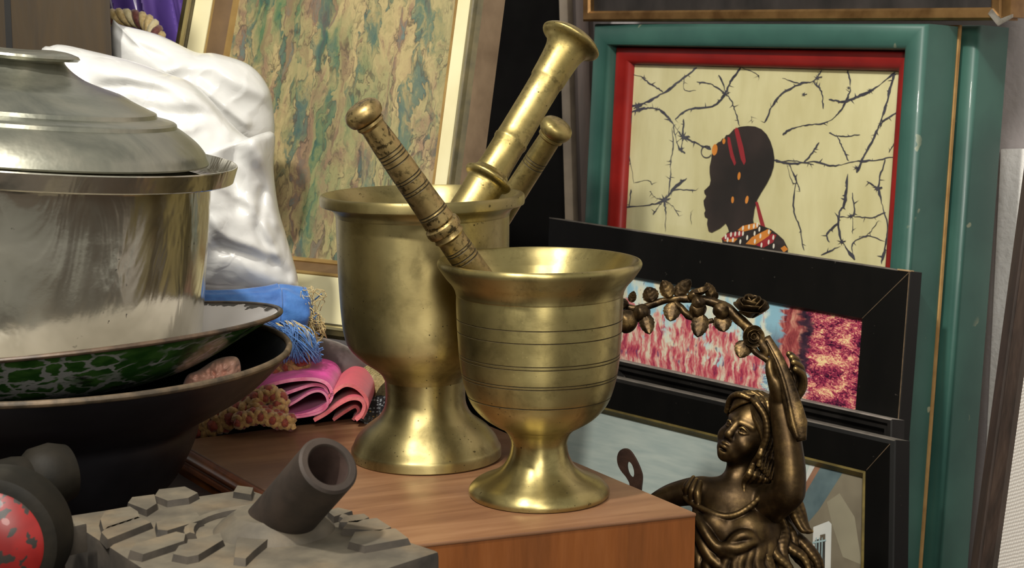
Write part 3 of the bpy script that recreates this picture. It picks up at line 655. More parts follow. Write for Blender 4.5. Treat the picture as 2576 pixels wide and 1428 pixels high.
def px_prof(cx, Y, pts, z0=None):
    s = SCL(cx, 900, Y); out = []
    for hw, py in pts:
        out.append((hw * SCL(cx, py, Y), P(cx, py, Y).z))
    return out
def smooth_prof(pts, n=5):
    return [(max(p.x, 0), p.y) for p in crom([(a, b, 0) for a, b in pts], n)]
def grooves(prof, zs, w=.00032, d=.0004, mbase=0, mg=1):
    """cut fine turned lines into a profile (going up); returns profile and face materials"""
    out = []; mats = []; zs = sorted(zs); i = 0
    for k in range(len(prof) - 1):
        a, b = prof[k], prof[k + 1]
        out.append(a); seg = [z for z in zs if min(a[1], b[1]) + w < z < max(a[1], b[1]) - w]
        if b[1] < a[1]: seg.reverse()
        for z in seg:
            tt = (z - a[1]) / (b[1] - a[1]); r = a[0] + (b[0] - a[0]) * tt; sg = 1 if b[1] > a[1] else -1
            mats.append(mbase); out.append((r, z - w * sg))
            mats.append(mg); out.append((r - d, z))
            mats.append(mg); out.append((r, z + w * sg))
        mats.append(mbase)
    out.append(prof[-1]); return out, mats
def mortar(name, label, cx, cyb, Y, tilt, foot, bowl, rim, gro_foot, gro_bowl, matb):
    base = Vector((P(cx, cyb, Y).x, Y, .0005))
    t = thing(name, label, 'mortar', base)
    M = Matrix.Translation(base) @ Matrix.Rotation(tilt, 4, 'Y')
    zoff = px_prof(cx, Y, [foot[0][1:]] if len(foot[0]) > 2 else [foot[0]])[0][1]
    ztop = P(cx, rim[6][1], Y).z; kz = ztop / (ztop - zoff)      # foot on the box, rim at its seen height
    def conv(pts): return [(r, (z - zoff) * kz) for r, z in px_prof(cx, Y, pts)]
    zrow = lambda py: (P(cx, py, Y).z - zoff) * kz
    pf = conv(foot); pb = conv(bowl); pr = conv(rim)
    F_ = [(0, pf[0][1] + .002), (pf[0][0] * .8, pf[0][1] + .002), pf[0]] + [pf[1]] + smooth_prof(pf[1:], 6)[1:]
    f2, fm = grooves(F_, [zrow(y) for y in gro_foot])
    bm = bmesh.new(); lathe(bm, f2, 128, M, fm); finish(bm, 'foot', [matb, M_groove], t, 32, recalc=True)
    B_, bmats = grooves(smooth_prof(pb, 7), [zrow(y) for y in gro_bowl])
    # inside wall of the cup
    th = .0042; zt = pb[-1][1]; rt = pb[-1][0]
    inner = [(rt - th, zt), (rt - th * 1.1, zt * .8 + pb[0][1] * .2), (rt - th * 1.4, zt * .5 + pb[0][1] * .5), (rt * .72, zt * .22 + pb[0][1] * .78), (rt * .4, pb[0][1] + .012), (0, pb[0][1] + .009)]
    inn = smooth_prof(inner, 5)
    bm = bmesh.new(); lathe(bm, B_, 128, M, bmats); lathe(bm, inn, 128, M, [2] * (len(inn) - 1)); 
    finish(bm, 'bowl', [matb, M_groove, M_brassinner], t, 32)
    R_ = [pb[-1]] + smooth_prof(pr, 6) + [(rt - th - .0005, zt + .0005)]
    R_, rm = grooves(R_, [])
    bm = bmesh.new(); lathe(bm, R_, 128, M); finish(bm, 'rim', [matb, M_groove], t, 40)
    t['group'] = 'brass mortars'
    return t
mortar('brass_mortar', 'front brass mortar with engraved rings and flared rim, on the box corner', 1356, 1243, .978, 0,
       [(174, 1249), (176, 1246), (177.5, 1239), (175, 1232), (169, 1225), (157, 1216), (133, 1206), (110, 1194), (90, 1177), (76, 1152), (71, 1128), (72, 1112), (80, 1094), (94, 1080)],
       [(94, 1080), (112, 1071), (143, 1050), (170, 1020), (187, 980), (199, 925), (206, 850), (210, 775), (210, 742)],
       [(211, 741), (214, 730), (222, 716), (236, 700), (249, 682), (256, 671), (258, 663), (255, 656), (248, 654), (240, 660), (226, 678), (208, 700)],
       [1212], [1076, 1030, 996, 946, 939, 897, 889, 832, 801], M_brassA)
rear = mortar('brass_mortar', 'taller plain brass mortar standing behind the engraved one', 1073, 1152, 1.070, math.radians(-.45),
       [(186, 1162), (188, 1160), (188, 1140), (184, 1132), (175, 1112), (157, 1090), (136, 1074), (119, 1060), (107, 1042), (101, 1022), (100, 995), (102, 965)],
       [(102, 965), (110, 950), (125, 935), (160, 910), (189, 880), (201, 850), (208, 800), (214, 700), (217, 600), (218, 545)],
       [(219, 543), (223, 532), (236, 522), (253, 517), (257, 512), (257.5, 496), (254, 489), (246, 489), (236, 497), (224, 512), (214, 530)],
       [1139], [], M_brassB)

# ================================================================== pestles
def lathe_along(name, a, b, prof, mats, parent, seg=48, smooth=35, fm=None, label=None):
    """prof (r, t) with t along a->b in the same unit as r (metres)"""
    ax = (b - a).normalized(); q = Vector((0, 0, 1)).rotation_difference(ax).to_matrix().to_4x4()
    M = Matrix.Translation(a) @ q
    bm = bmesh.new(); lathe(bm, prof, seg, M, fm); return finish(bm, name, mats, parent, smooth, label)
def pestle(name, label, a, b, s, parts, mats):
    t = thing(name, label, 'pestle', b, 'brass pestles')
    for nm, pts, gr, smth in parts:
        pr = [(r * s, h * s) for r, h in pts]
        if smth: pr = smooth_prof(pr, 5)
        pr, fm = grooves(pr, [g * s for g in gr], .0005, .0004)
        if pr[0][0] > 0: pr = [(0, pr[0][1])] + pr; fm = [0] + fm
        if pr[-1][0] > 0: pr = pr + [(0, pr[-1][1])]; fm = fm + [0]
        lathe_along(nm, a, b, pr, mats, t, fm=fm)
    return t
s = SCL(1000, 400, .985)
a = P(902, 268, .950); b = P(1300, 836, .987)
pestle('brass_pestle', 'pitted brass pestle with ringed shaft leaning left out of the front mortar', a, b, s, [
    ('head', [(0, -6), (26, -5), (42, 4), (48, 16), (48, 26), (43, 38), (34, 43)], [], True),
    ('neck', [(32, 43), (36, 45), (37, 52), (33, 56), (32, 60)], [44.5, 58], False),
    ('shaft', [(31, 60), (34, 110), (36, 200), (38, 300), (40, 340)], [133, 143, 152, 166, 210, 218, 243, 252, 318, 326, 342], False),
    ('collar', [(40, 340), (41, 352), (37, 356), (45, 362), (47, 372), (45, 382), (38, 386), (39, 394), (41, 398), (37, 404)], [353, 358, 384, 396], False),
    ('tip', [(36, 404), (37, 440), (38, 520), (38, 560), (36, 640), (30, 675), (0, 690)], [436, 443, 462, 472], False)], [M_brassP, M_groove])
s = SCL(1300, 300, 1.115)
a = P(1446, 86, 1.118); b = P(1110, 645, 1.058)
pestle('brass_pestle', 'large smooth brass pestle with flared disc end leaning right out of the rear mortar', a, b, s, [
    ('head', [(0, -9), (34, -5), (62, 5), (77, 16), (79, 22), (74, 29), (62, 36), (54, 46), (49, 62), (46.5, 85)], [], True),
    ('shaft', [(46.5, 85), (45, 110), (44, 138), (43.5, 143), (41, 149), (40.5, 200), (41, 300), (41.5, 318), (43.5, 322), (43.5, 328), (41, 336), (41, 390), (43, 415)], [], False),
    ('foot_ring', [(43, 415), (50, 424), (60, 430), (62, 436), (58, 443), (50, 449), (48, 458)], [], True),
    ('tip', [(48, 458), (48, 500), (50, 560), (50, 620), (40, 660), (0, 675)], [], True)], [M_brassC, M_groove])
s = SCL(1390, 340, 1.135)
a = P(1408, 310, 1.155); b = P(990, 960, 1.235)
pestle('brass_pestle', 'small brass pestle half hidden behind the large smooth one in the rear mortar', a, b, s, [
    ('head', [(0, -6), (24, -4), (38, 4), (43, 14), (43, 24), (38, 34), (32, 38)], [], True),
    ('neck', [(30, 38), (34, 41), (34, 47), (30, 51)], [39, 50], False),
    ('shaft', [(29, 51), (30, 100), (31, 200), (33, 300), (35, 500), (36, 900), (30, 945), (0, 955)], [118, 126, 136], False)], [M_brassC, M_groove])

# ================================================================== tinned pot and lid
M_tin = NT('tinned_copper'); t_ = M_tin; v = t_.coord('Object')
lowf = t_.noise(v, 14, 4, .55, .5)
col = t_.ramp(lowf, [(.3, srgb(150, 146, 130)), (.55, srgb(186, 182, 166)), (.75, srgb(196, 192, 178))])
sp = t_.ramp(t_.noise(v, 240, 2), [(.70, 0.0), (.73, .8)])
spm = t_.math('MULTIPLY', sp, t_.ramp(t_.noise(v, 22, 2), [(.5, 0.0), (.6, 1.0)]))
col = t_.mix(spm, col, srgb(50, 48, 44))
h = t_.math('ADD', t_.noise(t_.coord('Object', (1, 1, .55)), 26, 3, .5, .8), t_.math('MULTIPLY', t_.noise(v, 120, 3), .05))
M_tin = t_.bsdf(Base_Color=col, Metallic=.95, Roughness=t_.math('ADD', t_.math('MULTIPLY', t_.noise(v, 30, 4), .2), .1), Normal=t_.bump(h, .55, .004))
M_tindull = NT('dull_tin'); t_ = M_tindull; v = t_.coord('Object')
lowf = t_.noise(v, 18, 6, .6, .8)
M_tindull = t_.bsdf(Base_Color=t_.ramp(lowf, [(.3, srgb(112, 116, 108)), (.55, srgb(150, 150, 136)), (.72, srgb(168, 164, 148))]), Metallic=.85, Roughness=t_.math('ADD', t_.math('MULTIPLY', lowf, .35), .16), Normal=t_.bump(t_.noise(v, 34, 4), .3, .003))
YP = 1.004; sP = SCL(42, 378, YP)
cR = P(42, 378, YP)
AXT = math.radians(5.3)
MP = Matrix.Translation(cR) @ Matrix.Rotation(AXT, 4, 'Y')
def ml(pts, n=0):
    pr = [(r * sP, h * sP) for r, h in pts]
    return smooth_prof(pr, n) if n else pr
potbase = MP @ Vector((0, 0, -513 * sP))
t = thing('cooking_pot', 'large shiny tinned metal pot with flared rim, standing in the green enamel bowl', 'pot', potbase)
bm = bmesh.new()
pr = [(0, -513 * sP)] + ml([(380, -512), (430, -505), (465, -488), (484, -455), (488, -410), (488, -300), (487, -160), (486, -55), (488, -48)])
lathe(bm, pr, 144, MP)
lathe(bm, ml([(482, -48), (482, -300), (480, -440), (440, -495)]) + [(0, -503 * sP)], 144, MP)
finish(bm, 'body', M_tin, t, 50)
bm = bmesh.new()
lathe(bm, ml([(488, -48), (494, -46), (500, -42), (506, -41), (538, -41), (542, -38), (550, 0), (549, 3), (546, 3), (536, -33), (500, -35), (482, -42), (482, -48)]), 144, MP)
finish(bm, 'rim', M_tin, t, 30)
t = thing('pot_lid', 'stepped domed metal lid with a worn flat disc handle, on the tinned pot', 'lid', cR)
bm = bmesh.new()
dome = ml([(476, 0), (478, 4)]) + ml([(476, 8), (466, 28), (445, 51), (418, 71), (398, 83), (392, 86)], 4) + ml([(390, 95), (386, 98)]) + ml([(380, 100), (360, 104), (341, 108)], 3) + ml([(338, 118), (332, 121)]) + ml([(326, 123), (281, 142), (246, 159), (200, 172), (159, 186), (128, 204), (108, 222), (104, 232)], 4)
lathe(bm, [(0, -.0003)] + [(470 * sP, -.0003)] + dome + [(0, 232 * sP)], 144, MP)
finish(bm, 'dome', M_tindull, t, 28)
bm = bmesh.new()
lathe(bm, [(0, 229 * sP)] + ml([(112, 229), (134, 233), (140, 240), (136, 246), (120, 250), (90, 252), (60, 247)]) + [(0, 245 * sP)], 96, MP)
for vtx in bm.verts:
    l = MP.inverted() @ vtx.co; a_ = math.atan2(l.y, l.x)
    k = 1 + .05 * noise.noise(Vector((math.cos(a_) * 2.2, math.sin(a_) * 2.2, 3))) + .02 * noise.noise(Vector((math.cos(a_) * 9, math.sin(a_) * 9, 1)))
    l.x *= k; l.y *= k; l.z += .002 * noise.noise(Vector((l.x * 30, l.y * 30, 0))); vtx.co = MP @ l
finish(bm, 'disc_handle', M_tindull, t, 40, 'worn flat disc handle')

# ================================================================== enamel bowls
YB = 1.0; sB = SCL(108, 834, YB) * 600 / 660; cB = P(108, 834, YB)
MB = Matrix.Translation(cB) @ Matrix.Rotation(-math.radians(4.2), 4, 'Y') @ Matrix.Rotation(math.radians(-3.6), 4, 'X')
M_green = NT('green_mottled_enamel'); g_ = M_green; v = g_.coord('Object')
cell = g_.n('TexVoronoi', {'Vector': g_.n('VectorMath', {0: v, 1: g_.n('VectorMath', {0: g_.noise(v, 60, 3, out='Color'), 'Scale': .02}, operation='SCALE').outputs[0]}, operation='ADD').outputs[0], 'Scale': 60}, feature='DISTANCE_TO_EDGE').outputs['Distance']
vein = g_.math('MULTIPLY', g_.ramp(cell, [(.05, 1.0), (.10, 0.0)]), g_.ramp(g_.noise(v, 26, 3), [(.42, 0.0), (.52, 1.0)]))
col = g_.mix(vein, g_.ramp(g_.noise(v, 70, 3), [(.4, srgb(50, 96, 36)), (.6, srgb(84, 132, 58))]), srgb(196, 196, 190))
rust = g_.ramp(g_.noise(v, 34, 5, .65), [(.58, 0.0), (.66, .85)])
col = g_.mix(rust, col, srgb(30, 26, 22))
M_green = g_.bsdf(Base_Color=col, Roughness=.32, Coat_Weight=.3)
M_enwhite = mat_simple('white_enamel', srgb(206, 200, 196), srgb(222, 216, 212), 12, .22, coat=.4)
M_chip = mat_simple('chipped_iron', srgb(58, 52, 44), srgb(88, 78, 66), 90, .65, .4, bump=.3)
M_blackrim = mat_simple('black_enamel_rim', srgb(34, 30, 26), srgb(92, 74, 58), 60, .45, .2, bump=.2)
# inside: white enamel, chipped where the noise says so near the back right rim
e_ = NT('chipped_white_enamel'); v = e_.coord('Object')
loc = e_.n('VectorMath', {0: v, 1: tuple(cB)}, operation='SUBTRACT').outputs[0]
rad = e_.n('VectorMath', {0: loc}, operation='LENGTH').outputs['Value']
cn = e_.math('MULTIPLY', e_.math('SUBTRACT', e_.noise(v, 70, 5, .65), .5), .022)
ang = e_.n('SeparateXYZ', {0: loc})
side = e_.ramp(e_.math('ADD', e_.math('MULTIPLY', e_.noise(v, 24, 2), .5), e_.math('MULTIPLY', ang.outputs[1], 9)), [(.55, 0.0), (.65, 1.0)])
chip = e_.math('MULTIPLY', e_.math('GREATER_THAN', e_.math('ADD', rad, cn), 640 * sB * .985), side)
M_inside = e_.bsdf(Base_Color=e_.mix(chip, srgb(212, 206, 202), srgb(66, 60, 52)), Roughness=e_.math('ADD', e_.math('MULTIPLY', chip, .45), .22), Normal=e_.bump(e_.math('SUBTRACT', 1.0, chip), .5, .0006))
mlb = lambda pts, n=0: (smooth_prof([(r * sB, h * sB) for r, h in pts], n) if n else [(r * sB, h * sB) for r, h in pts])
t = thing('enamel_bowl', 'green mottled enamel bowl, white inside with a chipped rim, under the pot', 'bowl', MB @ Vector((0, 0, -150 * sB)))
bm = bmesh.new()
o_ = [(0, -150 * sB), (300 * sB, -150 * sB)] + mlb([(330, -148), (400, -128), (470, -98), (545, -58), (610, -24), (650, -4)], 5)
lathe(bm, o_, 144, MB); finish(bm, 'outer_shell', M_green, t, 50, 'green and white mottled outside')
bm = bmesh.new()
i_ = mlb([(650, 2), (606, -16), (541, -50), (466, -89), (396, -119), (328, -138)], 5) + [(0, -140 * sB)]
lathe(bm, i_, 144, MB); finish(bm, 'inside', M_inside, t, 50, 'white enamel inside, chipped along the back')
bm = bmesh.new()
lathe(bm, [((653 + 8 * math.cos(a)) * sB, (0 + 7 * math.sin(a)) * sB) for a in [2 * math.pi * k / 12 for k in range(13)]], 144, MB)
finish(bm, 'rim', M_blackrim, t, 60, 'black worn rim')

YD = .98; sD = SCL(110, 885, YD); cD = P(110, 885, YD)
M_dark = mat_simple('black_enamel', srgb(14, 14, 17), srgb(26, 26, 30), 16, .42, bump=.05, spec=.25, rvar=.15)
M_rustrim = mat_simple('worn_brown_rim', srgb(62, 53, 41), srgb(112, 94, 72), 70, .6, .2, bump=.3)
MD = Matrix.Translation(cD)
mld = lambda pts, n=0: (smooth_prof([(r * sD, (885 - y) * sD) for r, y in pts], n) if n else [(r * sD, (885 - y) * sD) for r, y in pts])
zb = (STZ - cD.z) / sD
t = thing('enamel_basin', 'larger black enamel basin with a flared brown-worn rim, lowest of the stacked bowls', 'basin', (cD.x, cD.y, STZ))
yb = 885 - zb
bm = bmesh.new()
o_ = [(0, zb * sD), (170 * sD, zb * sD)] + mld([(205, yb - 8), (250, yb - 52), (300, 1235), (330, 1198), (358, 1145), (374, 1105), (380, 1075)], 5) + mld([(388, 1062), (457, 1024), (522, 984), (565, 946), (598, 912), (614, 892)], 4)
lathe(bm, o_, 144, MD)
i_ = mld([(612, 884), (592, 904), (560, 938), (518, 976), (452, 1016), (380, 1056)], 4) + mld([(368, 1075), (350, 1140), (320, 1195), (240, yb - 50)], 3) + [(0, (zb + 10) * sD)]
lathe(bm, i_, 144, MD); finish(bm, 'body', M_dark, t, 40)
bm = bmesh.new()
lathe(bm, [((612 + 8 * math.cos(a)) * sD, 8.5 * math.sin(a) * sD) for a in [2 * math.pi * k / 12 for k in range(13)]], 144, MD)
finish(bm, 'rim', M_rustrim, t, 60, 'worn brown rim')

# ================================================================== cast iron block with tube
M_iron = NT('dusty_cast_iron'); i_ = M_iron; v = i_.coord('Object')
geo = i_.n('NewGeometry'); up = i_.n('SeparateXYZ', {0: geo.outputs['Normal']}).outputs[2]
dust = i_.math('MULTIPLY', i_.ramp(up, [(.4, 0.0), (.9, 1.0)]), i_.ramp(i_.noise(v, 46, 5, .6), [(.3, .35), (.62, .95)]))
col = i_.mix(dust, i_.ramp(i_.noise(v, 50, 5), [(.35, srgb(44, 40, 35)), (.65, srgb(72, 65, 56))]), i_.ramp(i_.noise(v, 28, 5), [(.35, srgb(90, 84, 71)), (.5, srgb(106, 98, 82)), (.65, srgb(118, 104, 82))]))
M_iron = i_.bsdf(Base_Color=col, Roughness=.72, Metallic=.15, Normal=i_.bump(i_.noise(v, 260, 4), .25, .0006))
M_pipe = mat_simple('brown_iron_tube', srgb(38, 32, 27), srgb(58, 47, 39), 40, .6, .2, bump=.15, bscale=200)
M_piperust = mat_simple('rusty_bore', srgb(44, 29, 23), srgb(60, 42, 34), 60, .75, .1, bump=.2)
PL = .043
K = [PZ(154, 1296, PL), PZ(622, 1226, PL), PZ(1108, 1384, PL), PZ(560, 1560, PL)]      # L, B, R, F
t = thing('cast_iron_mould', 'dusty cast iron block with raised pattern and hollow tube, in front of the box', 'iron mould', (K[0] + K[2]) / 2 * 1 + Vector((0, 0, STZ - PL)))
bm = bmesh.new()
prism(bm, K, (0, 0, STZ - PL), bev=.003)
ctr = (PZ(690, 1330, PL)); ex = (K[2] - K[1]).normalized(); ey = Vector((-ex.y, ex.x, 0))
def blockpx(pts, h=.0032):
    top = [PZ(x, y, PL) for x, y in pts]; c = sum(top, Vector()) / len(top)
    vs0 = [bm.verts.new(p - Vector((0, 0, .0008))) for p in top]; vs1 = [bm.verts.new(c + (p - c) * .9 + Vector((0, 0, h))) for p in top]
    n = len(top); bm.faces.new(vs1)
    for k in range(n): bm.faces.new((vs0[k], vs0[(k + 1) % n], vs1[(k + 1) % n], vs1[k]))
for pts in ([(248, 1322), (262, 1298), (330, 1286), (352, 1300), (358, 1318), (256, 1352)], [(318, 1280), (330, 1264), (392, 1256), (398, 1282), (370, 1300)], [(384, 1262), (396, 1244), (468, 1236), (504, 1254), (478, 1268), (420, 1276)],
            [(250, 1356), (268, 1340), (352, 1312), (388, 1328), (268, 1376)], [(388, 1328), (500, 1300), (516, 1322), (420, 1352), (392, 1350)], [(320, 1402), (336, 1384), (448, 1350), (474, 1356), (470, 1376), (356, 1414)],
            [(430, 1412), (446, 1388), (560, 1352), (568, 1372), (500, 1414), (470, 1420)], [(586, 1422), (592, 1372), (604, 1344), (640, 1346), (690, 1362), (640, 1404), (618, 1426)], [(585, 1252), (596, 1234), (640, 1240), (634, 1260)],
            [(850, 1330), (866, 1312), (918, 1306), (932, 1316), (900, 1330)], [(856, 1346), (872, 1326), (950, 1316), (990, 1342), (960, 1352)], [(872, 1380), (888, 1352), (1000, 1342), (1036, 1370), (916, 1392)], [(820, 1300), (850, 1290), (890, 1300), (840, 1316)]):
    blockpx(pts)
# raised arc round the socket
arc = [PZ(690 + 215 * math.cos(a), 1345 + 62 * math.sin(a), PL) for a in [math.radians(170 + 9 * k) for k in range(20)]]
tube(bm, [p + Vector((0, 0, .0002)) for p in arc], .0032, 8, 0, True, 1.0)
lathe(bm, [(.030, -.001), (.026, .0035), (.019, .0085), (0, .0095)], 40, Matrix.Translation(ctr))
finish(bm, 'block', M_iron, t, 32)
pa = Vector((ctr.x - .002, ctr.y + .004, PL - .002)); pb = P(828, 1168, .728)
L_ = (pb - pa).length
ro, ri = .0144, .0098
lathe_along('tube_socket', pa, pb, [(0, 0), (ro * 1.04, 0), (ro * 1.02, L_ * .3), (ro, L_ - .0012), (ro - .0012, L_), (ri + .0008, L_), (ri, L_ - .001), (ri, L_ - .028), (0, L_ - .028)], [M_pipe, M_piperust], t, 64, 40, [0, 0, 0, 0, 0, 0, 1, 1], 'hollow brown iron tube')
lathe_along('weld_nub', P(752, 1392, .735) , P(752, 1372, .735) + Vector((0, 0, .003)), [(0, -.012), (.008, -.012), (.0075, -.002), (.005, .001), (0, .002)], [M_pipe], t, 24, 60)

# ================================================================== old grinder at the lower left
M_gr = mat_simple('greasy_dark_metal', srgb(15, 14, 10), srgb(30, 26, 19), 40, .62, .1, spec=.2, bump=.25, bscale=120)
M_redp = NT('chipped_red_paint'); r_ = M_redp; v = r_.coord('Object')
chipm = r_.ramp(r_.noise(r_.coord('Object', (1, 1, 1)), 190, 2, .4), [(.57, 0.0), (.60, 1.0)])
M_redp = r_.bsdf(Base_Color=r_.mix(chipm, r_.ramp(r_.noise(v, 40, 3), [(.4, srgb(112, 16, 15)), (.6, srgb(136, 26, 23))]), srgb(44, 40, 36)), Roughness=.42, Coat_Weight=.1)
gc = P(-28, 1372, .70); gb = P(62, 1292, .76)
sG = SCL(0, 1370, .70)
t = thing('metal_grinder', 'old greasy metal grinder with a round red chipped cap, bottom left corner', 'grinder', (gc.x, .74, STZ))
ax = (gb - gc); Lg = ax.length
lathe_along('housing', gc, gb, [(0, .001), (146 * sG, 0), (168 * sG, .002), (176 * sG, .012), (178 * sG, .026), (150 * sG, .040), (100 * sG, Lg), (0, Lg)], [M_gr], t, 64, 45)
lathe_along('red_cap', gc, gb, [(0, -.0085), (50 * sG, -.008), (100 * sG, -.0052), (132 * sG, -.0008), (146 * sG, .0015), (147 * sG, .004), (0, .004)], [M_redp], t, 64, 50, None, 'red painted cap, paint chipped')
tb = P(40, 1215, .80); te = P(150, 1190, .815)
lathe_along('side_barrel', tb, te, [(0, -.03), (.0125, -.03), (.0135, 0), (.0125, .006), (.0155, .010), (.0165, .02), (.014, .028), (0, .030)], [M_gr], t, 40, 45)
bm = bmesh.new(); bc = P(170, 1352, .745)
box(bm, bc, ex * .0062, ey * .007, Vector((0, 0, .007)), bev=.0012)
finish(bm, 'square_bolt', M_iron, t, 30, 'square bolt head')
bm = bmesh.new(); zf = gc.z - 176 * sG
box(bm, Vector((gc.x - .012, .735, (zf + .008 + STZ) / 2 + .0004)), Vector((.016, 0, 0)), Vector((0, .02, 0)), Vector((0, 0, (zf + .008 - STZ) / 2)), bev=.002)
finish(bm, 'base_foot', M_gr, t, 30)

# ================================================================== metal tab with a hole
bm = bmesh.new()
YT = 1.12
out_ = [(1552, 1150), (1558, 1134), (1570, 1129), (1584, 1134), (1600, 1158), (1612, 1186), (1615, 1205), (1612, 1240), (1610, 1330), (1580, 1330), (1584, 1230), (1578, 1205), (1562, 1184), (1554, 1168)]
oo = crom([P(x, y, YT) for x, y in out_], 4, True)
hc = (1586, 1181)
hole = [P(hc[0] + 9 * math.cos(a) + 5 * math.sin(a) * .3, hc[1] + 19 * math.sin(a) + 6 * math.cos(a), YT) for a in [2 * math.pi * k / 24 for k in range(24)]]
ev = [bm.verts.new(p) for p in oo]; hv = [bm.verts.new(p) for p in hole]
es = [bm.edges.new((ev[k], ev[(k + 1) % len(ev)])) for k in range(len(ev))] + [bm.edges.new((hv[k], hv[(k + 1) % 24])) for k in range(24)]
bmesh.ops.triangle_fill(bm, edges=es, use_beauty=True)
r = bmesh.ops.extrude_face_region(bm, geom=bm.faces[:])
bmesh.ops.translate(bm, vec=Vector((.001, .0022, 0)), verts=[g for g in r['geom'] if isinstance(g, bmesh.types.BMVert)])
bm.verts.ensure_lookup_table()
low = min(v.co.z for v in bm.verts)
for v in bm.verts:
    if v.co.z < low + .004: v.co.z = FLOOR_Z
M_tab = mat_simple('rusty_tab', srgb(60, 42, 34), srgb(84, 60, 48), 80, .5, .5, bump=.2)
tag(finish(bm, 'metal_tab', M_tab, None, 30), 'rusty brown metal tab with an oval hole, upright behind the box edge', 'metal tab')

# curled brass end that shows beside the foot of the rear mortar
bm = bmesh.new()
path = crom([P(1120, 1010, 1.27), P(1165, 1040, 1.265), P(1195, 1062, 1.26), P(1220, 1080, 1.258), P(1226, 1094, 1.256)], 6)
tube(bm, path, [.004, .0062, .007, .0065, .003], 14, 0, True, .55)
low = path[-1]
pe = [P(1120, 1010, 1.27), P(1128, 1050, 1.272), P(1130, 1098, 1.275), P(1130, 1200, 1.275)]; pe[-1].z = FLOOR_Z
tube(bm, crom(pe, 5), [.004, .005, .006], 12)
M_silverbrass = mat_simple('silvered_brass', srgb(150, 138, 104), srgb(196, 186, 156), 60, .28, .95)
tag(finish(bm, 'curled_handle', M_silverbrass, None, 60), 'curled silvery brass handle end peeping out between the two mortar feet', 'handle')
# ================================================================== brown cabinet and purple satin, top left
M_cab = mat_wood('cabinet_wood', srgb(40, 28, 7), srgb(50, 36, 10), srgb(58, 42, 13), 2, 13, .7, 0)
bm = bmesh.new()
c0 = P(279, 60, 1.30)
q = [Vector((c0.x, 1.30, 0)), Vector((c0.x - .30, 1.34, 0)), Vector((c0.x - .34, 1.62, 0)), Vector((c0.x - .10, 1.60, 0))]
zt = P(279, -500, 1.30).z
t = thing('wooden_cabinet', 'dark brown wooden cabinet side at the top left, behind the white bag', 'cabinet', (c0.x - .15, 1.45, FLOOR_Z))
prism(bm, [Vector((p.x, p.y, zt)) for p in q], (0, 0, FLOOR_Z - zt), bev=.0015)
finish(bm, 'carcass', M_cab, t, 30)
bm = bmesh.new()
for dx in (.083,):
    a = q[0].lerp(q[1], dx / .30)
    prism(bm, [a + Vector((-.0025, -.0008, zt)), a + Vector((.0025, -.0008, zt)), a + Vector((.0025, .0012, zt)), a + Vector((-.0025, .0012, zt))], (0, 0, FLOOR_Z - zt))
finish(bm, 'dark_bead', M_blackdull, t, 30, 'dark bead down the cabinet side')

def cloth_mat(name, c1, c2, rough=.6, sheen=.15, scale=40, bump=.1, bscale=200):
    return mat_simple(name, c1, c2, scale, rough, bump=bump, bscale=bscale, sheen=sheen)
M_purple = mat_simple('purple_satin', srgb(96, 72, 150), srgb(120, 94, 172), 14, .3, bump=.03, spec=.9, coat=.3)
def drape(name, quad, nu, nv, fn, mat, parent=None, thick=.0015, smooth=60, label=None):
    """grid on a quad pushed along its normal by fn(u, v), with a back side"""
    n = quad_normal(quad); bm = bmesh.new(); rows = []; rows2 = []
    for j in range(nv + 1):
        r = []; r2 = []
        for i in range(nu + 1):
            u, v = i / nu, j / nv
            p = quad[0].lerp(quad[1], u).lerp(quad[3].lerp(quad[2], u), v) + n * fn(u, v)
            r.append(bm.verts.new(p)); r2.append(bm.verts.new(p - n * thick))
        rows.append(r); rows2.append(r2)
    for j in range(nv):
        for i in range(nu):
            bm.faces.new((rows[j][i], rows[j][i + 1], rows[j + 1][i + 1], rows[j + 1][i]))
            bm.faces.new((rows2[j][i], rows2[j + 1][i], rows2[j + 1][i + 1], rows2[j][i + 1]))
    for j in range(nv):
        for i in (0, nu): bm.faces.new((rows[j][i], rows[j + 1][i], rows2[j + 1][i], rows2[j][i]))
    for i in range(nu):
        for j in (0, nv): bm.faces.new((rows[j][i], rows[j][i + 1], rows2[j][i + 1], rows2[j][i]))
    return finish(bm, name, mat, parent, smooth, label)
def pfold(u, v):
    x = u * 1.0 - v * .55
    s = math.sin(x * 30 + 1.5 * math.sin(v * 3 + 1)); s2 = math.sin(x * 73 + 2 * v)
    return .024 * (abs(s) ** .6 * (1 if s > 0 else -1)) + .005 * s2
zq = [P(240, -260, 1.67), P(640, -260, 1.67), P(600, 560, 1.67), P(240, 560, 1.67)]
for p in zq[2:]: p.z = -.004
tag(drape('satin_cloth', zq, 110, 60, pfold, M_purple), 'purple satin cloth hanging in folds beside the cabinet', 'cloth')

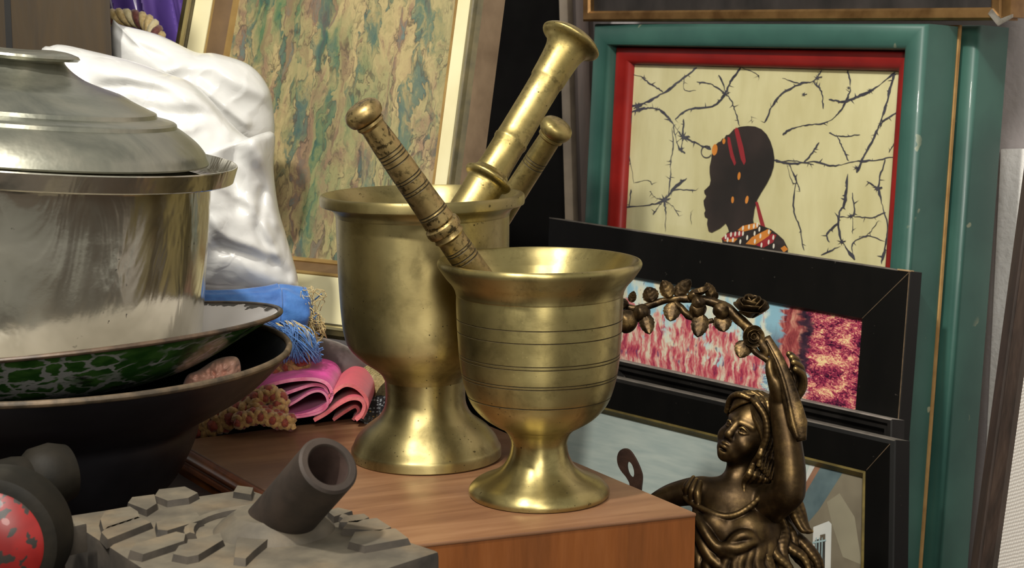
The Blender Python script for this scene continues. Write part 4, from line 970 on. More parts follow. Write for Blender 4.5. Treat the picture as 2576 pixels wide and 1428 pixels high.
def rope(bm, pts, R, r, pitch, mats, seg=8, ph0=0):
    """twisted rope: one strand per entry of mats"""
    pts = [Vector(p) for p in pts]; ns = len(mats)
    cum = [0]
    for a, b in zip(pts, pts[1:]): cum.append(cum[-1] + (b - a).length)
    n = max(12, int(cum[-1] / pitch * 12)); dense = []; k = 0
    for i in range(n + 1):
        s = cum[-1] * i / n
        while k < len(cum) - 2 and cum[k + 1] < s: k += 1
        dense.append(pts[k].lerp(pts[k + 1], (s - cum[k]) / max(1e-9, cum[k + 1] - cum[k])))
    T = [(dense[min(i + 1, n)] - dense[max(i - 1, 0)]).normalized() for i in range(n + 1)]
    u = T[0].orthogonal().normalized(); fr = []
    for i in range(n + 1):
        u = (u - T[i] * u.dot(T[i])).normalized(); fr.append((u.copy(), T[i].cross(u)))
    for j, m in enumerate(mats):
        sp = []
        for i in range(n + 1):
            a = ph0 + 2 * math.pi * (j / ns + cum[-1] * i / n / pitch)
            sp.append(dense[i] + (fr[i][0] * math.cos(a) + fr[i][1] * math.sin(a)) * R)
        tube(bm, sp, r, seg, m)
M_cgold = cloth_mat('gold_cord', srgb(186, 156, 96), srgb(224, 200, 146), .4, .2, 300, .4, 700)
M_cburg = cloth_mat('burgundy_cord', srgb(96, 50, 48), srgb(128, 74, 66), .45, .2, 300, .4, 700)
M_cpale = cloth_mat('pale_gold_cord', srgb(214, 196, 146), srgb(238, 224, 180), .4, .2, 300, .4, 700)
bm = bmesh.new()
pth = crom([P(276, 46, 1.47), P(300, 43, 1.46), P(345, 48, 1.45), P(375, 62, 1.44), P(390, 84, 1.43), P(396, 120, 1.42), P(392, 300, 1.40), P(385, 620, 1.36)], 8)
pth[-1].z = -.002
rope(bm, pth, .0042, .0040, .036, [0, 1, 2, 0], 8)
tag(finish(bm, 'twisted_cord', [M_cgold, M_cburg, M_cpale], None, 60), 'thick gold and burgundy twisted cord looped in front of the purple satin', 'cord')

# ================================================================== white plastic bag
def inflate(bm, poly, c, Y0, bulge, disp, rings=44, N=220, back=.6, drop=None):
    """closed lump with a given outline: rings from the outline to the centre, front and back"""
    B = crom([(x, y, 0) for x, y in poly], 12, True)
    L = [0]
    for i in range(len(B)): L.append(L[-1] + (B[(i + 1) % len(B)] - B[i]).length)
    pts = []
    k = 0
    for i in range(N):
        s = L[-1] * i / N
        while L[k + 1] < s: k += 1
        pts.append(B[k].lerp(B[(k + 1) % len(B)], (s - L[k]) / max(1e-9, L[k + 1] - L[k])))
    cc = Vector((c[0], c[1], 0)); lay = []
    for side in (1, -1):
        rs = []
        for j in range(rings):
            t = j / (rings - 1); f = math.cos(t * math.pi / 2 * .985)
            row = []
            for b in pts:
                p = cc + (b - cc) * f
                if side == -1 and j == 0: row.append(None); continue
                h = math.sqrt(max(0, 1 - f * f))
                Y = Y0 - side * bulge * (1 if side == 1 else back) * h - (disp(p.x, p.y) if side == 1 else .3 * disp(p.x, p.y)) * min(1, h * 2.5)
                row.append(bm.verts.new(P(p.x, p.y, Y)))
            rs.append(row)
        lay.append(rs)
    lay[1][0] = lay[0][0]
    for rs in lay:
        for j in range(rings - 1):
            for i in range(N):
                bm.faces.new((rs[j][i], rs[j][(i + 1) % N], rs[j + 1][(i + 1) % N], rs[j + 1][i]))
        bm.faces.new(rs[-1])
def segd(x, y, L):
    best = 1e9
    for (a, b), (c, d) in zip(L, L[1:]):
        dx, dy = c - a, d - b; t = max(0, min(1, ((x - a) * dx + (y - b) * dy) / (dx * dx + dy * dy)))
        best = min(best, math.hypot(x - a - t * dx, y - b - t * dy))
    return best
FOLDS = [([(250, 170), (400, 205), (520, 262), (610, 345), (650, 400)], 26, .012), ([(240, 225), (330, 215), (420, 235)], 16, -.008), ([(300, 260), (420, 288), (560, 300)], 20, -.010), ([(440, 330), (520, 305), (575, 300)], 14, .007),
         ([(600, 350), (580, 420), (600, 520)], 18, -.012), ([(640, 360), (690, 450), (700, 560)], 16, .008), ([(560, 620), (640, 640), (720, 690)], 20, -.010), ([(540, 560), (560, 600), (690, 640)], 14, .006), ([(560, 470), (640, 520), (680, 600)], 12, .005), ([(660, 480), (650, 580), (690, 660)], 10, -.006)]
def bagdisp(x, y):
    v = Vector((x * .011, y * .011, .3))
    r = 1 - abs(noise.noise(v * 1.1)) * 2; r2 = 1 - abs(noise.noise(v * 2.6 + Vector((5, 2, 1)))) * 2
    d = .0014 * r * r * (1 if r > 0 else 0) + .0006 * max(0, r2) ** 2 + .004 * noise.noise(v * .6)
    for L, w, a in FOLDS: d += .65 * a * math.exp(-(segd(x, y, L) / (1.15 * w)) ** 2)
    return d
def bagdisp2(x, y):
    v = Vector((x * .012, y * .012, 2.3))
    r = 1 - abs(noise.noise(v * 1.2)) * 2
    d = .0009 * max(0, r) ** 2 + .003 * noise.noise(v * .5)
    for L, w, a in (([(400, 175), (470, 160), (540, 165), (600, 205), (680, 240)], 24, .006), ([(300, 75), (330, 110), (420, 150)], 12, -.004), ([(500, 215), (560, 262), (620, 310)], 12, .003)): d += a * math.exp(-(segd(x, y, L) / w) ** 2)
    return d
t_ = NT('white_plastic'); v = t_.coord('Object')
fine = t_.n('TexVoronoi', {'Vector': t_.n('VectorMath', {0: v, 1: t_.n('VectorMath', {0: t_.noise(v, 14, 3, out='Color'), 'Scale': .12}, operation='SCALE').outputs[0]}, operation='ADD').outputs[0], 'Scale': 24}, feature='DISTANCE_TO_EDGE').outputs['Distance']
hh = t_.math('ADD', t_.ramp(fine, [(0, 0.0), (.14, .6)]), t_.math('MULTIPLY', t_.noise(v, 40, 4), .5))
M_bag = t_.bsdf(Base_Color=srgb(210, 210, 207), Roughness=.24, Subsurface_Weight=.25, Subsurface_Radius=(.01, .01, .01), Normal=t_.bump(hh, .16, .002), Coat_Weight=.2, Coat_Roughness=.12)
t = thing('plastic_bag', 'crumpled white plastic bag behind the pot, in front of the marbled picture', 'bag', P(450, 760, 1.22))
bm = bmesh.new()
inflate(bm, [(100, 140), (128, 116), (160, 113), (230, 128), (330, 153), (420, 184), (480, 207), (530, 250), (572, 300), (622, 345), (650, 338), (690, 336), (688, 420), (700, 520), (722, 600), (750, 705), (735, 735), (640, 760), (480, 775), (300, 740), (150, 540), (90, 330)], (400, 430), 1.24, .055, bagdisp)
finish(bm, 'bag_body', M_bag, t, 180)
bm = bmesh.new()
inflate(bm, [(283, 54), (305, 63), (400, 88), (490, 130), (540, 134), (604, 152), (640, 173), (668, 207), (684, 250), (689, 345), (650, 385), (500, 420), (330, 330), (284, 150)], (480, 245), 1.335, .035, bagdisp2)
finish(bm, 'bag_top', M_bag, t, 180, 'puffed glossy upper part')

# ================================================================== fabrics behind the bowls
def strip(bm, px, Y0, dep, thick, mat=0, n=8, wob=.0):
    """a ribbon seen edge-on: smoothed path in the view, run back by dep; thick in px"""
    C = crom([(x, y, 0) for x, y in px], n); m = len(C); A = []; Bq = []
    for i, p in enumerate(C):
        d = (C[min(i + 1, m - 1)] - C[max(i - 1, 0)]).normalized(); s = Vector((-d.y, d.x, 0)) * thick / 2
        A.append(p + s); Bq.append(p - s)
    K = 6; G = []
    for k in range(K + 1):
        Y = Y0 + dep * k / K; off = Vector((wob * math.sin(k * 1.3) * 3, wob * math.cos(k * 1.1) * 3, 0))
        row = []
        for L in (A, Bq):
            row.append([bm.verts.new(P(p.x, p.y, Y0) + (Vector((off.x * .0003, Y - Y0, off.y * .0003)))) for p in L])
        G.append(row)
    for k in range(K):
        for s in (0, 1):
            for i in range(m - 1):
                f = bm.faces.new((G[k][s][i], G[k][s][i + 1], G[k + 1][s][i + 1], G[k + 1][s][i])); f.material_index = mat
        for i in (0, m - 1):
            f = bm.faces.new((G[k][0][i], G[k][1][i], G[k + 1][1][i], G[k + 1][0][i])); f.material_index = mat
    for k in (0, K):
        for i in range(m - 1):
            f = bm.faces.new((G[k][0][i], G[k][0][i + 1], G[k][1][i + 1], G[k][1][i])); f.material_index = mat + 1
M_pink = cloth_mat('magenta_velvet', srgb(170, 12, 112), srgb(204, 34, 140), .75, .15, 60, .3, 500)
M_pinkedge = cloth_mat('pink_edge', srgb(214, 104, 140), srgb(232, 150, 176), .8, .1, 120, .4, 600)
M_coral = cloth_mat('coral_velvet', srgb(196, 74, 92), srgb(206, 78, 94), .75, .15, 60, .3, 500)
M_coraledge = cloth_mat('coral_edge', srgb(206, 96, 104), srgb(224, 128, 128), .8, .1, 120, .4, 600)
YF = 1.155
bm = bmesh.new()
strip(bm, [(560, 1030), (610, 1000), (660, 975), (720, 958), (780, 953), (818, 962), (834, 985), (828, 1010), (800, 1030), (770, 1042), (720, 1050), (690, 1052)], YF, .075, 9)
strip(bm, [(640, 1014), (690, 1000), (740, 982), (785, 968), (815, 972), (824, 990)], YF + .004, .07, 8)
strip(bm, [(690, 1040), (740, 1012), (780, 988), (806, 984), (822, 998), (822, 1022), (796, 1040), (740, 1050), (700, 1053)], YF - .002, .075, 6)
tag(finish(bm, 'velvet_ribbon', [M_pink, M_pinkedge], None, 50), 'magenta velvet folded in loops with pale pink edges, behind the box', 'fabric')
bm = bmesh.new()
strip(bm, [(790, 1057), (820, 1040), (850, 1018), (880, 1003), (905, 1004), (916, 1020), (908, 1044), (895, 1056)], YF - .004, .07, 9)
strip(bm, [(826, 1000), (850, 978), (872, 968), (898, 976), (920, 1000), (922, 1026), (910, 1052)], YF, .075, 9)
strip(bm, [(838, 1056), (870, 1034), (894, 1022), (902, 1036), (888, 1056)], YF + .012, .06, 8)
tag(finish(bm, 'velvet_ribbon', [M_coral, M_coraledge], None, 50), 'coral pink velvet folded beside the magenta one, next to the rear mortar foot', 'fabric')

# dark brown roll with a gold tie
M_maroon = cloth_mat('dark_plum_cloth', srgb(54, 38, 38), srgb(78, 58, 56), .7, .5, 50, .2, 400)
t = thing('rolled_cloth', 'dark plum roll of cloth with a gold thread tie, lying behind the pink velvet', 'fabric', P(850, 960, 1.22))
bm = bmesh.new()
tube(bm, crom([P(690, 900, 1.27), P(760, 898, 1.255), P(830, 910, 1.24), P(890, 935, 1.228), P(915, 950, 1.224)], 6), [.0165, .0175, .0165, .014, .0095], 28)
finish(bm, 'roll', M_maroon, t, 60)
bm = bmesh.new()
a, b = P(912, 949, 1.2245), P(948, 966, 1.2185)
for k in range(9):
    c = a.lerp(b, k / 8); ax = (b - a).normalized(); u = ax.orthogonal().normalized(); w = ax.cross(u); rr = .0100 - .0002 * k
    tube(bm, [c + (u * math.cos(2 * math.pi * j / 20) + w * math.sin(2 * math.pi * j / 20)) * rr for j in range(21)], .0008, 6, 0, False)
tube(bm, [a, b], [.0098, .0088], 20)
tube(bm, [b, P(972, 985, 1.213)], [.0088, .0125], 20)
finish(bm, 'gold_tie', [cloth_mat('gold_thread', srgb(132, 116, 72), srgb(176, 160, 110), .45, .2, 500, .4, 900)], t, 60, 'gold thread tie')
# dotted dark fabric
M_dots = NT('dotted_fabric'); d_ = M_dots; v = d_.coord('Object')
vd = d_.n('TexVoronoi', {'Vector': v, 'Scale': 420, 'Randomness': .35}).outputs['Distance']
colr = d_.ramp(d_.noise(v, 90, 2), [(.45, srgb(150, 156, 160)), (.6, srgb(186, 150, 70))], 'CONSTANT')
M_dots = d_.bsdf(Base_Color=d_.mix(d_.ramp(vd, [(.3, 1.0), (.4, 0.0)]), srgb(26, 28, 32), colr), Roughness=.6)
bm = bmesh.new()
dq = [P(900, 1000, 1.22), P(1000, 975, 1.20), P(1000, 1060, 1.15), P(905, 1062, 1.165)]
tag(drape('dotted_fabric', dq, 24, 16, lambda u, v: .004 * math.sin(u * 7 + v * 3) + .003 * math.sin(v * 8), M_dots), 'dark fabric with small silver and gold dots, left of the rear mortar foot', 'fabric')
bm.free()
# braided cords
M_braidred = cloth_mat('red_braid', srgb(122, 44, 32), srgb(160, 70, 46), .6, .3, 400, .5, 800)
M_braidgold = cloth_mat('tan_braid', srgb(150, 112, 62), srgb(196, 154, 94), .55, .3, 400, .5, 800)
def braid(bm, pts, R, r, pitch, n=4, seg=6):
    """round plait: n strands each way round, weaving over and under"""
    pts = [Vector(p) for p in pts]; cum = [0]
    for a, b in zip(pts, pts[1:]): cum.append(cum[-1] + (b - a).length)
    N = max(16, int(cum[-1] / pitch * 20)); dense = []; k = 0
    for i in range(N + 1):
        s = cum[-1] * i / N
        while k < len(cum) - 2 and cum[k + 1] < s: k += 1
        dense.append(pts[k].lerp(pts[k + 1], (s - cum[k]) / max(1e-9, cum[k + 1] - cum[k])))
    T = [(dense[min(i + 1, N)] - dense[max(i - 1, 0)]).normalized() for i in range(N + 1)]
    u = T[0].orthogonal().normalized(); fr = []
    for i in range(N + 1):
        u = (u - T[i] * u.dot(T[i])).normalized(); fr.append((u.copy(), T[i].cross(u)))
    for dr in (1, -1):
        for j in range(n):
            sp_ = []
            for i in range(N + 1):
                th_ = 2 * math.pi * cum[-1] * i / N / pitch
                a = dr * (th_ + 2 * math.pi * j / n)
                rr = R + dr * r * .55 * math.cos(n * th_ + (math.pi if j % 2 else 0))
                sp_.append(dense[i] + (fr[i][0] * math.cos(a) + fr[i][1] * math.sin(a)) * rr)
            tube(bm, sp_, r, seg, (j + (dr > 0)) % 2)
    tube(bm, dense, R * .95, 8, 0)
def cord(path, label, R=.0042, mats=None):
    bm = bmesh.new(); braid(bm, crom(path, 8), R * 1.15, R * .60, R * 5.2)
    return tag(finish(bm, 'braided_cord', [M_braidred, M_braidgold], None, 60), label, 'cord', 'braided cords')
cord([P(700, 1054, 1.135), P(660, 1042, 1.135), P(640, 1022, 1.138), P(652, 1000, 1.142), P(682, 990, 1.146), P(704, 1006, 1.145), P(702, 1030, 1.142), P(676, 1040, 1.140)], 'small coiled loop of red and tan braided cord in front of the magenta velvet', .0036)
cord([P(740, 1062, 1.132), P(700, 1058, 1.13), P(655, 1046, 1.128), P(630, 1050, 1.126), P(590, 1062, 1.122)], 'short red and tan braided cord lying along the back edge of the box top', .0034)
cord([P(460, 1100, 1.145), P(500, 1082, 1.14), P(545, 1064, 1.138), P(590, 1046, 1.138), P(625, 1030, 1.142), P(634, 1010, 1.15), P(618, 1000, 1.16), P(590, 1008, 1.168)], 'thick tan and red braided cord bending up below the basin rim', .0048, (1, 0, 1, 1))
cord([P(700, 935, 1.20), P(725, 920, 1.195), P(750, 908, 1.19), P(770, 905, 1.195)], 'faded pinkish braided cord end at the tip of the basin rim', .004, (0, 1, 0, 0))
# pale pink satin bundle
M_satin = mat_simple('pale_pink_satin', srgb(206, 150, 130), srgb(226, 180, 160), 30, .4, bump=.5, bscale=45, sheen=.1, bdist=.004)
bm = bmesh.new()
inflate(bm, [(470, 945), (500, 930), (540, 905), (575, 896), (598, 900), (606, 925), (600, 950), (560, 985), (500, 1000), (460, 985)], (540, 945), 1.0, .018, lambda x, y: .006 * abs(noise.noise(Vector((x * .045, y * .03, 4)))) - .004 * abs(noise.noise(Vector((x * .09, y * .07, 1)))) , 24, 110)
tag(finish(bm, 'satin_bundle', M_satin, None, 180), 'crumpled pale pink satin bundle inside the black basin, under the green bowl', 'fabric')
# black cloth heap filling the middle of the pile
M_blackcloth = cloth_mat('black_cloth', srgb(16, 12, 12), srgb(34, 24, 24), .8, .2, 40, .2, 300)
bm = bmesh.new()
inflate(bm, [(440, 900), (520, 860), (600, 845), (700, 855), (800, 870), (900, 890), (985, 920), (990, 955), (900, 962), (700, 966), (500, 966), (440, 950)], (720, 905), 1.33, .03, lambda x, y: .005 * noise.noise(Vector((x * .02, y * .02, 1))), 18, 90)
tag(finish(bm, 'dark_cloth', M_blackcloth, None, 180), 'black cloth heaped under the tassel and the plum roll', 'fabric')

# ================================================================== blue tassel
M_blue = cloth_mat('blue_cloth', srgb(36, 84, 150), srgb(58, 112, 178), .65, .4, 60, .25, 500)
M_bluefr = cloth_mat('blue_fringe', srgb(46, 92, 156), srgb(86, 134, 192), .55, .3, 300, .2, 900)
M_straw = cloth_mat('straw_thread', srgb(176, 150, 92), srgb(214, 192, 136), .5, .2, 300, .2, 900)
t = thing('tassel', 'large blue tassel with frayed straw threads, lying on the fabrics by the bag', 'tassel', P(700, 880, 1.20))
bm = bmesh.new()
A0 = P(380, 742, 1.16); A1 = P(752, 784, 1.205); ax = (A1 - A0); Lt = ax.length
pr = [(0, -.002), (.006, 0), (.0075, Lt * .3), (.011, Lt * .55), (.0165, Lt * .76), (.0182, Lt * .82), (.0186, Lt * .825), (.0178, Lt * .835), (.0185, Lt * .86), (.0190, Lt * .97), (.0182, Lt * 1.02), (.012, Lt * 1.04), (0, Lt * 1.045)]
q = Vector((0, 0, 1)).rotation_difference(ax.normalized()).to_matrix().to_4x4(); MT = Matrix.Translation(A0) @ q
lathe(bm, smooth_prof(pr, 4), 96, MT)
for vv in bm.verts:
    l = MT.inverted() @ vv.co; a = math.atan2(l.y, l.x); k = 1 + .035 * math.sin(a * 9 + 3 * noise.noise(Vector((l.z * 60, 0, 1)))) + .03 * noise.noise(Vector((math.cos(a) * 3, math.sin(a) * 3, l.z * 40)))
    l.x *= k; l.y *= k; vv.co = MT @ l
finish(bm, 'head', M_blue, t, 180, 'blue cloth head')
rnd = random.Random(11)
bm = bmesh.new()
for k in range(330):
    a = rnd.uniform(0, 1); x0, y0 = lerp(640, 735, a) + rnd.uniform(-10, 10), lerp(818, 812, a) + rnd.uniform(-8, 14)
    x1, y1 = lerp(690, 806, rnd.random()) , rnd.uniform(885, 915)
    Y = rnd.uniform(1.17, 1.20); b = rnd.uniform(5, 28)
    path = crom([P(x0, y0, Y + .01), P(lerp(x0, x1, .3) + b, lerp(y0, y1, .25) - 5, Y - .004), P(lerp(x0, x1, .7) + b * .8, lerp(y0, y1, .65), Y - .004), P(x1, y1, Y)], 4)
    tube(bm, path, rnd.uniform(.00028, .0005), 4, 0)
for k in range(30):
    x0, y0 = rnd.uniform(760, 790), rnd.uniform(750, 830); Y = 1.2
    tube(bm, crom([P(x0, y0, Y), P(x0 + rnd.uniform(-12, 20), y0 + rnd.uniform(-18, 18), Y - .005), P(x0 + rnd.uniform(-8, 20), y0 + rnd.uniform(-14, 24), Y)], 4), .0004, 4, 0)
for k in range(80):
    x0, y0 = rnd.uniform(770, 806), rnd.uniform(862, 900); Y = 1.195
    tube(bm, crom([P(x0, y0, Y), P(x0 + rnd.uniform(-14, 14), y0 + rnd.uniform(-12, 12), Y - .004), P(x0 + rnd.uniform(-14, 14), y0 + rnd.uniform(-10, 16), Y)], 4), .00045, 4, 0)
o = finish(bm, 'fringe', M_bluefr, t, 180, 'loose blue fringe'); o['kind'] = 'stuff'
bm = bmesh.new()
for k in range(70):
    y0 = rnd.uniform(722, 850); x0 = 758 + 6 * math.sin((y0 - 720) / 130 * math.pi); Y = 1.2
    pts = [P(x0, y0, Y)]; x, y = x0, y0; dx, dy = rnd.uniform(6, 18), rnd.uniform(2, 18)
    for j in range(rnd.randint(4, 7)):
        dx += rnd.uniform(-11, 7); dy += rnd.uniform(-12, 13)
        if x + dx > 822: dx = -abs(dx) * .7
        if y + dy > 868 or y + dy < 718: dy = -dy * .8
        x += dx; y += dy
        pts.append(P(x, y, Y + rnd.uniform(-.012, .008)))
    tube(bm, crom(pts, 6), rnd.uniform(.0002, .00032), 4, 0)
for k in range(24):
    x0, y0 = rnd.uniform(690, 740), rnd.uniform(806, 820); Y = 1.182
    b = rnd.uniform(10, 34)
    tube(bm, crom([P(x0, y0, Y), P(x0 + b, y0 + 18, Y - .008), P(x0 + b + 14, y0 + 52, Y - .008), P(x0 + b + rnd.uniform(10, 26), y0 + rnd.uniform(74, 96), Y - .004)], 4), .0004, 4, 0)
o = finish(bm, 'frayed_threads', M_straw, t, 180, 'frayed straw-coloured threads'); o['kind'] = 'stuff'
# ================================================================== bronze statuette (distance-field sculpting, local unit = 1 photo pixel at its distance)
class Field:
    def __init__(s, lo, hi, vox):
        s.lo = np.array(lo, np.float32); s.v = vox
        n = np.ceil((np.array(hi) - np.array(lo)) / vox).astype(int) + 1
        s.n = n; s.f = np.full(n, 60.0, np.float32)
        s.ax = [(s.lo[i] + vox * np.arange(n[i])).astype(np.float32) for i in range(3)]
    def sl(s, lo, hi):
        out = []
        for i in range(3):
            a = int(max(0, math.floor((lo[i] - s.lo[i]) / s.v))); b = int(min(s.n[i], math.ceil((hi[i] - s.lo[i]) / s.v) + 1))
            if b <= a: return None, None
            out.append(slice(a, b))
        X = s.ax[0][out[0]][:, None, None]; Y = s.ax[1][out[1]][None, :, None]; Z = s.ax[2][out[2]][None, None, :]
        return tuple(out), (X, Y, Z)
    def op(s, fn, lo, hi, k, mode='u'):
        pad = k * 1.6 + 4 * s.v + 3
        q, xyz = s.sl([a - pad for a in lo], [b + pad for b in hi])
        if q is None: return
        d = fn(*xyz); f = s.f[q]
        if mode == 'u':
            h = np.clip(.5 + .5 * (f - d) / k, 0, 1); s.f[q] = f * (1 - h) + d * h - k * h * (1 - h)
        elif mode == 's':
            h = np.clip(.5 - .5 * (f + d) / k, 0, 1); s.f[q] = f * (1 - h) + (-d) * h + k * h * (1 - h)
    def caps(s, a, b, ra, rb, k=8, mode='u'):
        a = np.array(a, float); b = np.array(b, float); ab = b - a; L = max(float(ab @ ab), 1e-6)
        def fn(X, Y, Z):
            px, py, pz = X - a[0], Y - a[1], Z - a[2]
            t = np.clip((px * ab[0] + py * ab[1] + pz * ab[2]) / L, 0, 1)
            return np.sqrt((px - t * ab[0]) ** 2 + (py - t * ab[1]) ** 2 + (pz - t * ab[2]) ** 2) - (ra + t * (rb - ra))
        r = max(ra, rb); s.op(fn, np.minimum(a, b) - r, np.maximum(a, b) + r, k, mode)
    def chain(s, pts, rs, k=6, n=5, mode='u'):
        P_ = crom(pts, n)
        for i in range(len(P_) - 1):
            s.caps(P_[i], P_[i + 1], ilist(rs, i / (len(P_) - 1)), ilist(rs, (i + 1) / (len(P_) - 1)), k, mode)
    def ell(s, c, r, k=8, R=None, mode='u'):
        c = np.array(c, float); r = np.array(r, float); R = np.array(R if R is not None else np.eye(3), float)   # rows of R: local axes
        def fn(X, Y, Z):
            px, py, pz = X - c[0], Y - c[1], Z - c[2]
            q = [(px * R[i, 0] + py * R[i, 1] + pz * R[i, 2]) for i in range(3)]
            k0 = np.sqrt(sum((q[i] / r[i]) ** 2 for i in range(3))); k1 = np.sqrt(sum((q[i] / r[i] ** 2) ** 2 for i in range(3)))
            return k0 * (k0 - 1) / np.maximum(k1, 1e-6)
        m = r.max(); s.op(fn, c - m, c + m, k, mode)
    def mesh(s, name, tr, mats, parent, label=None, blur=1):
        f = s.f
        S = f < 0; c = np.zeros(tuple(np.array(f.shape) - 1), np.uint8)
        for i in (0, 1):
            for j in (0, 1):
                for k in (0, 1):
                    c += S[i:f.shape[0] - 1 + i, j:f.shape[1] - 1 + j, k:f.shape[2] - 1 + k]
        act = (c > 0) & (c < 8); ids = np.argwhere(act); N = len(ids)
        idx = np.full(act.shape, -1, np.int32); idx[tuple(ids.T)] = np.arange(N)
        co = [(i, j, k) for i in (0, 1) for j in (0, 1) for k in (0, 1)]
        val = {q: f[ids[:, 0] + q[0], ids[:, 1] + q[1], ids[:, 2] + q[2]] for q in co}
        acc = np.zeros((N, 3)); cnt = np.zeros(N)
        for q in co:
            for ax in range(3):
                if q[ax] == 0:
                    r = list(q); r[ax] = 1; r = tuple(r); a, b = val[q], val[r]
                    m = (a < 0) != (b < 0); t = np.where(m, a / np.where(m, a - b, 1), 0)
                    p = np.array(q, float)[None, :].repeat(N, 0); p[:, ax] = t
                    acc[m] += p[m]; cnt += m
        V = s.lo + (ids + acc / cnt[:, None]) * s.v
        V0 = V
        quads = []
        for ax in range(3):
            o1, o2 = [(1, 2), (2, 0), (0, 1)][ax]
            A = [slice(None)] * 3; B = [slice(None)] * 3; A[ax] = slice(0, -1); B[ax] = slice(1, None)
            sa, sb = S[tuple(A)], S[tuple(B)]; e = np.argwhere(sa != sb)
            e = e[(e[:, o1] > 0) & (e[:, o2] > 0) & (e[:, o1] < f.shape[o1] - 1) & (e[:, o2] < f.shape[o2] - 1)]
            flip = sa[tuple(e.T)]
            def cell(d1, d2):
                q = e.copy(); q[:, o1] -= d1; q[:, o2] -= d2; return idx[tuple(q.T)]
            Q = np.stack([cell(1, 1), cell(0, 1), cell(0, 0), cell(1, 0)], 1)
            Q[~flip] = Q[~flip][:, ::-1]; quads.append(Q)
        Q = np.concatenate(quads); Q = Q[(Q >= 0).all(1)]
        for it in range(2):                              # light relaxation against voxel steps
            sm = np.zeros_like(V); ct = np.zeros(N)
            for a_i in range(4):
                i0, i1 = Q[:, a_i], Q[:, (a_i + 1) % 4]
                np.add.at(sm, i0, V[i1]); np.add.at(ct, i0, 1); np.add.at(sm, i1, V[i0]); np.add.at(ct, i1, 1)
            ok = ct > 0
            V = np.where(ok[:, None], V + .45 * (sm / np.maximum(ct, 1)[:, None] - V), V)
        def relax(A, n_it, w=.6):
            for it in range(n_it):
                sm = np.zeros_like(A); 
                for a_i in range(4):
                    i0, i1 = Q[:, a_i], Q[:, (a_i + 1) % 4]
                    np.add.at(sm, i0, A[i1]); np.add.at(sm, i1, A[i0])
                A = A + w * (sm / np.maximum(ct, 1)[:, None] - A)
            return A
        nrm = np.zeros_like(V); fn_ = np.cross(V[Q[:, 2]] - V[Q[:, 0]], V[Q[:, 3]] - V[Q[:, 1]])
        for a_i in range(4): np.add.at(nrm, Q[:, a_i], fn_)
        nrm /= np.maximum(np.linalg.norm(nrm, axis=1), 1e-9)[:, None]
        conv = ((V - relax(V, 14)) * nrm).sum(1)            # rubbed bright where the cast stands proud
        conv = relax(np.clip(conv, -1.5, 1.5)[:, None], 3)[:, 0]
        me = bpy.data.meshes.new(name)
        W_ = tr(V)
        me.vertices.add(N); me.vertices.foreach_set('co', W_.astype(np.float32).ravel())
        me.loops.add(len(Q) * 4); me.loops.foreach_set('vertex_index', Q.astype(np.int32).ravel())
        me.polygons.add(len(Q)); me.polygons.foreach_set('loop_start', np.arange(0, len(Q) * 4, 4, dtype=np.int32))
        me.update(calc_edges=True)
        at_ = me.attributes.new('wear', 'FLOAT', 'POINT'); at_.data.foreach_set('value', conv.astype(np.float32))
        me.validate()
        for m in (mats if isinstance(mats, (list, tuple)) else [mats]): me.materials.append(m)
        me.shade_smooth()
        return link(name, me, parent, label)

YS = 1.085; SX, SY = 1880, 1250
SO = P(SX, SY, YS); SS = (SO - CAM).dot(FW) / F * .985
SF = (SO - CAM).normalized(); SR = (RT - SF * RT.dot(SF)).normalized(); SU = SR.cross(SF)
def ST(V):
    V = np.asarray(V, float)
    return np.array(SO) + SS * ((V[:, :1] - SX) * np.array(SR) + V[:, 1:2] * np.array(SF) + (V[:, 2:3] + SY) * np.array(SU))
def sp(x, y, d=0): return (x, d, -y)
def sw(x, y, d=0): return Vector(ST([sp(x, y, d)])[0])

b_ = NT('dark_bronze'); v = b_.coord('Object')
pt = b_.n('Attribute', attribute_name='wear').outputs['Fac']
wear = b_.math('ADD', b_.math('MULTIPLY', pt, .42), b_.math('MULTIPLY', b_.math('SUBTRACT', b_.noise(v, 60, 5, .65), .5), .9))
col = b_.ramp(b_.math('ADD', wear, .40), [(.15, srgb(34, 25, 15)), (.45, srgb(68, 53, 33)), (.72, srgb(110, 89, 55)), (.95, srgb(180, 152, 96))])
M_bronze = b_.bsdf(Base_Color=col, Metallic=.88, Roughness=b_.math('ADD', b_.math('MULTIPLY', b_.noise(v, 160, 4), .25), .26), Normal=b_.bump(b_.noise(v, 420, 4), .12, .0005))

b2 = NT('dark_bronze_cast'); v2 = b2.coord('Object')
M_bronze2 = b2.bsdf(Base_Color=b2.ramp(b2.noise(v2, 80, 6, .68), [(.36, srgb(38, 29, 18)), (.52, srgb(76, 60, 38)), (.64, srgb(116, 94, 58)), (.76, srgb(176, 148, 94))]), Metallic=.85, Roughness=b2.math('ADD', b2.math('MULTIPLY', b2.noise(v2, 160, 4), .3), .26), Normal=b2.bump(b2.noise(v2, 300, 5), .35, .0008))
fig = thing('bronze_statuette', 'dark bronze statuette of a woman raising a rose garland, right of the box', 'statuette', (SO.x + .01, SO.y + .03, FLOOR_Z))
# ---- head frame
hu = np.array((.45, -.10, .88)); hu /= np.linalg.norm(hu)
hf = np.array((-.56, -.78, .19)); hf -= hu * (hf @ hu); hf /= np.linalg.norm(hf)
hr = np.cross(hf, hu); HR = np.stack([hr, hf, hu]); HS = 190.0
HO = np.array((1851.0, 20.0, -1172.0))
def hp(x, y, z): return HO + HS * (x * hr + y * hf + z * hu)
B = Field((1560, -150, -1470), (2060, 120, -860), 1.7)
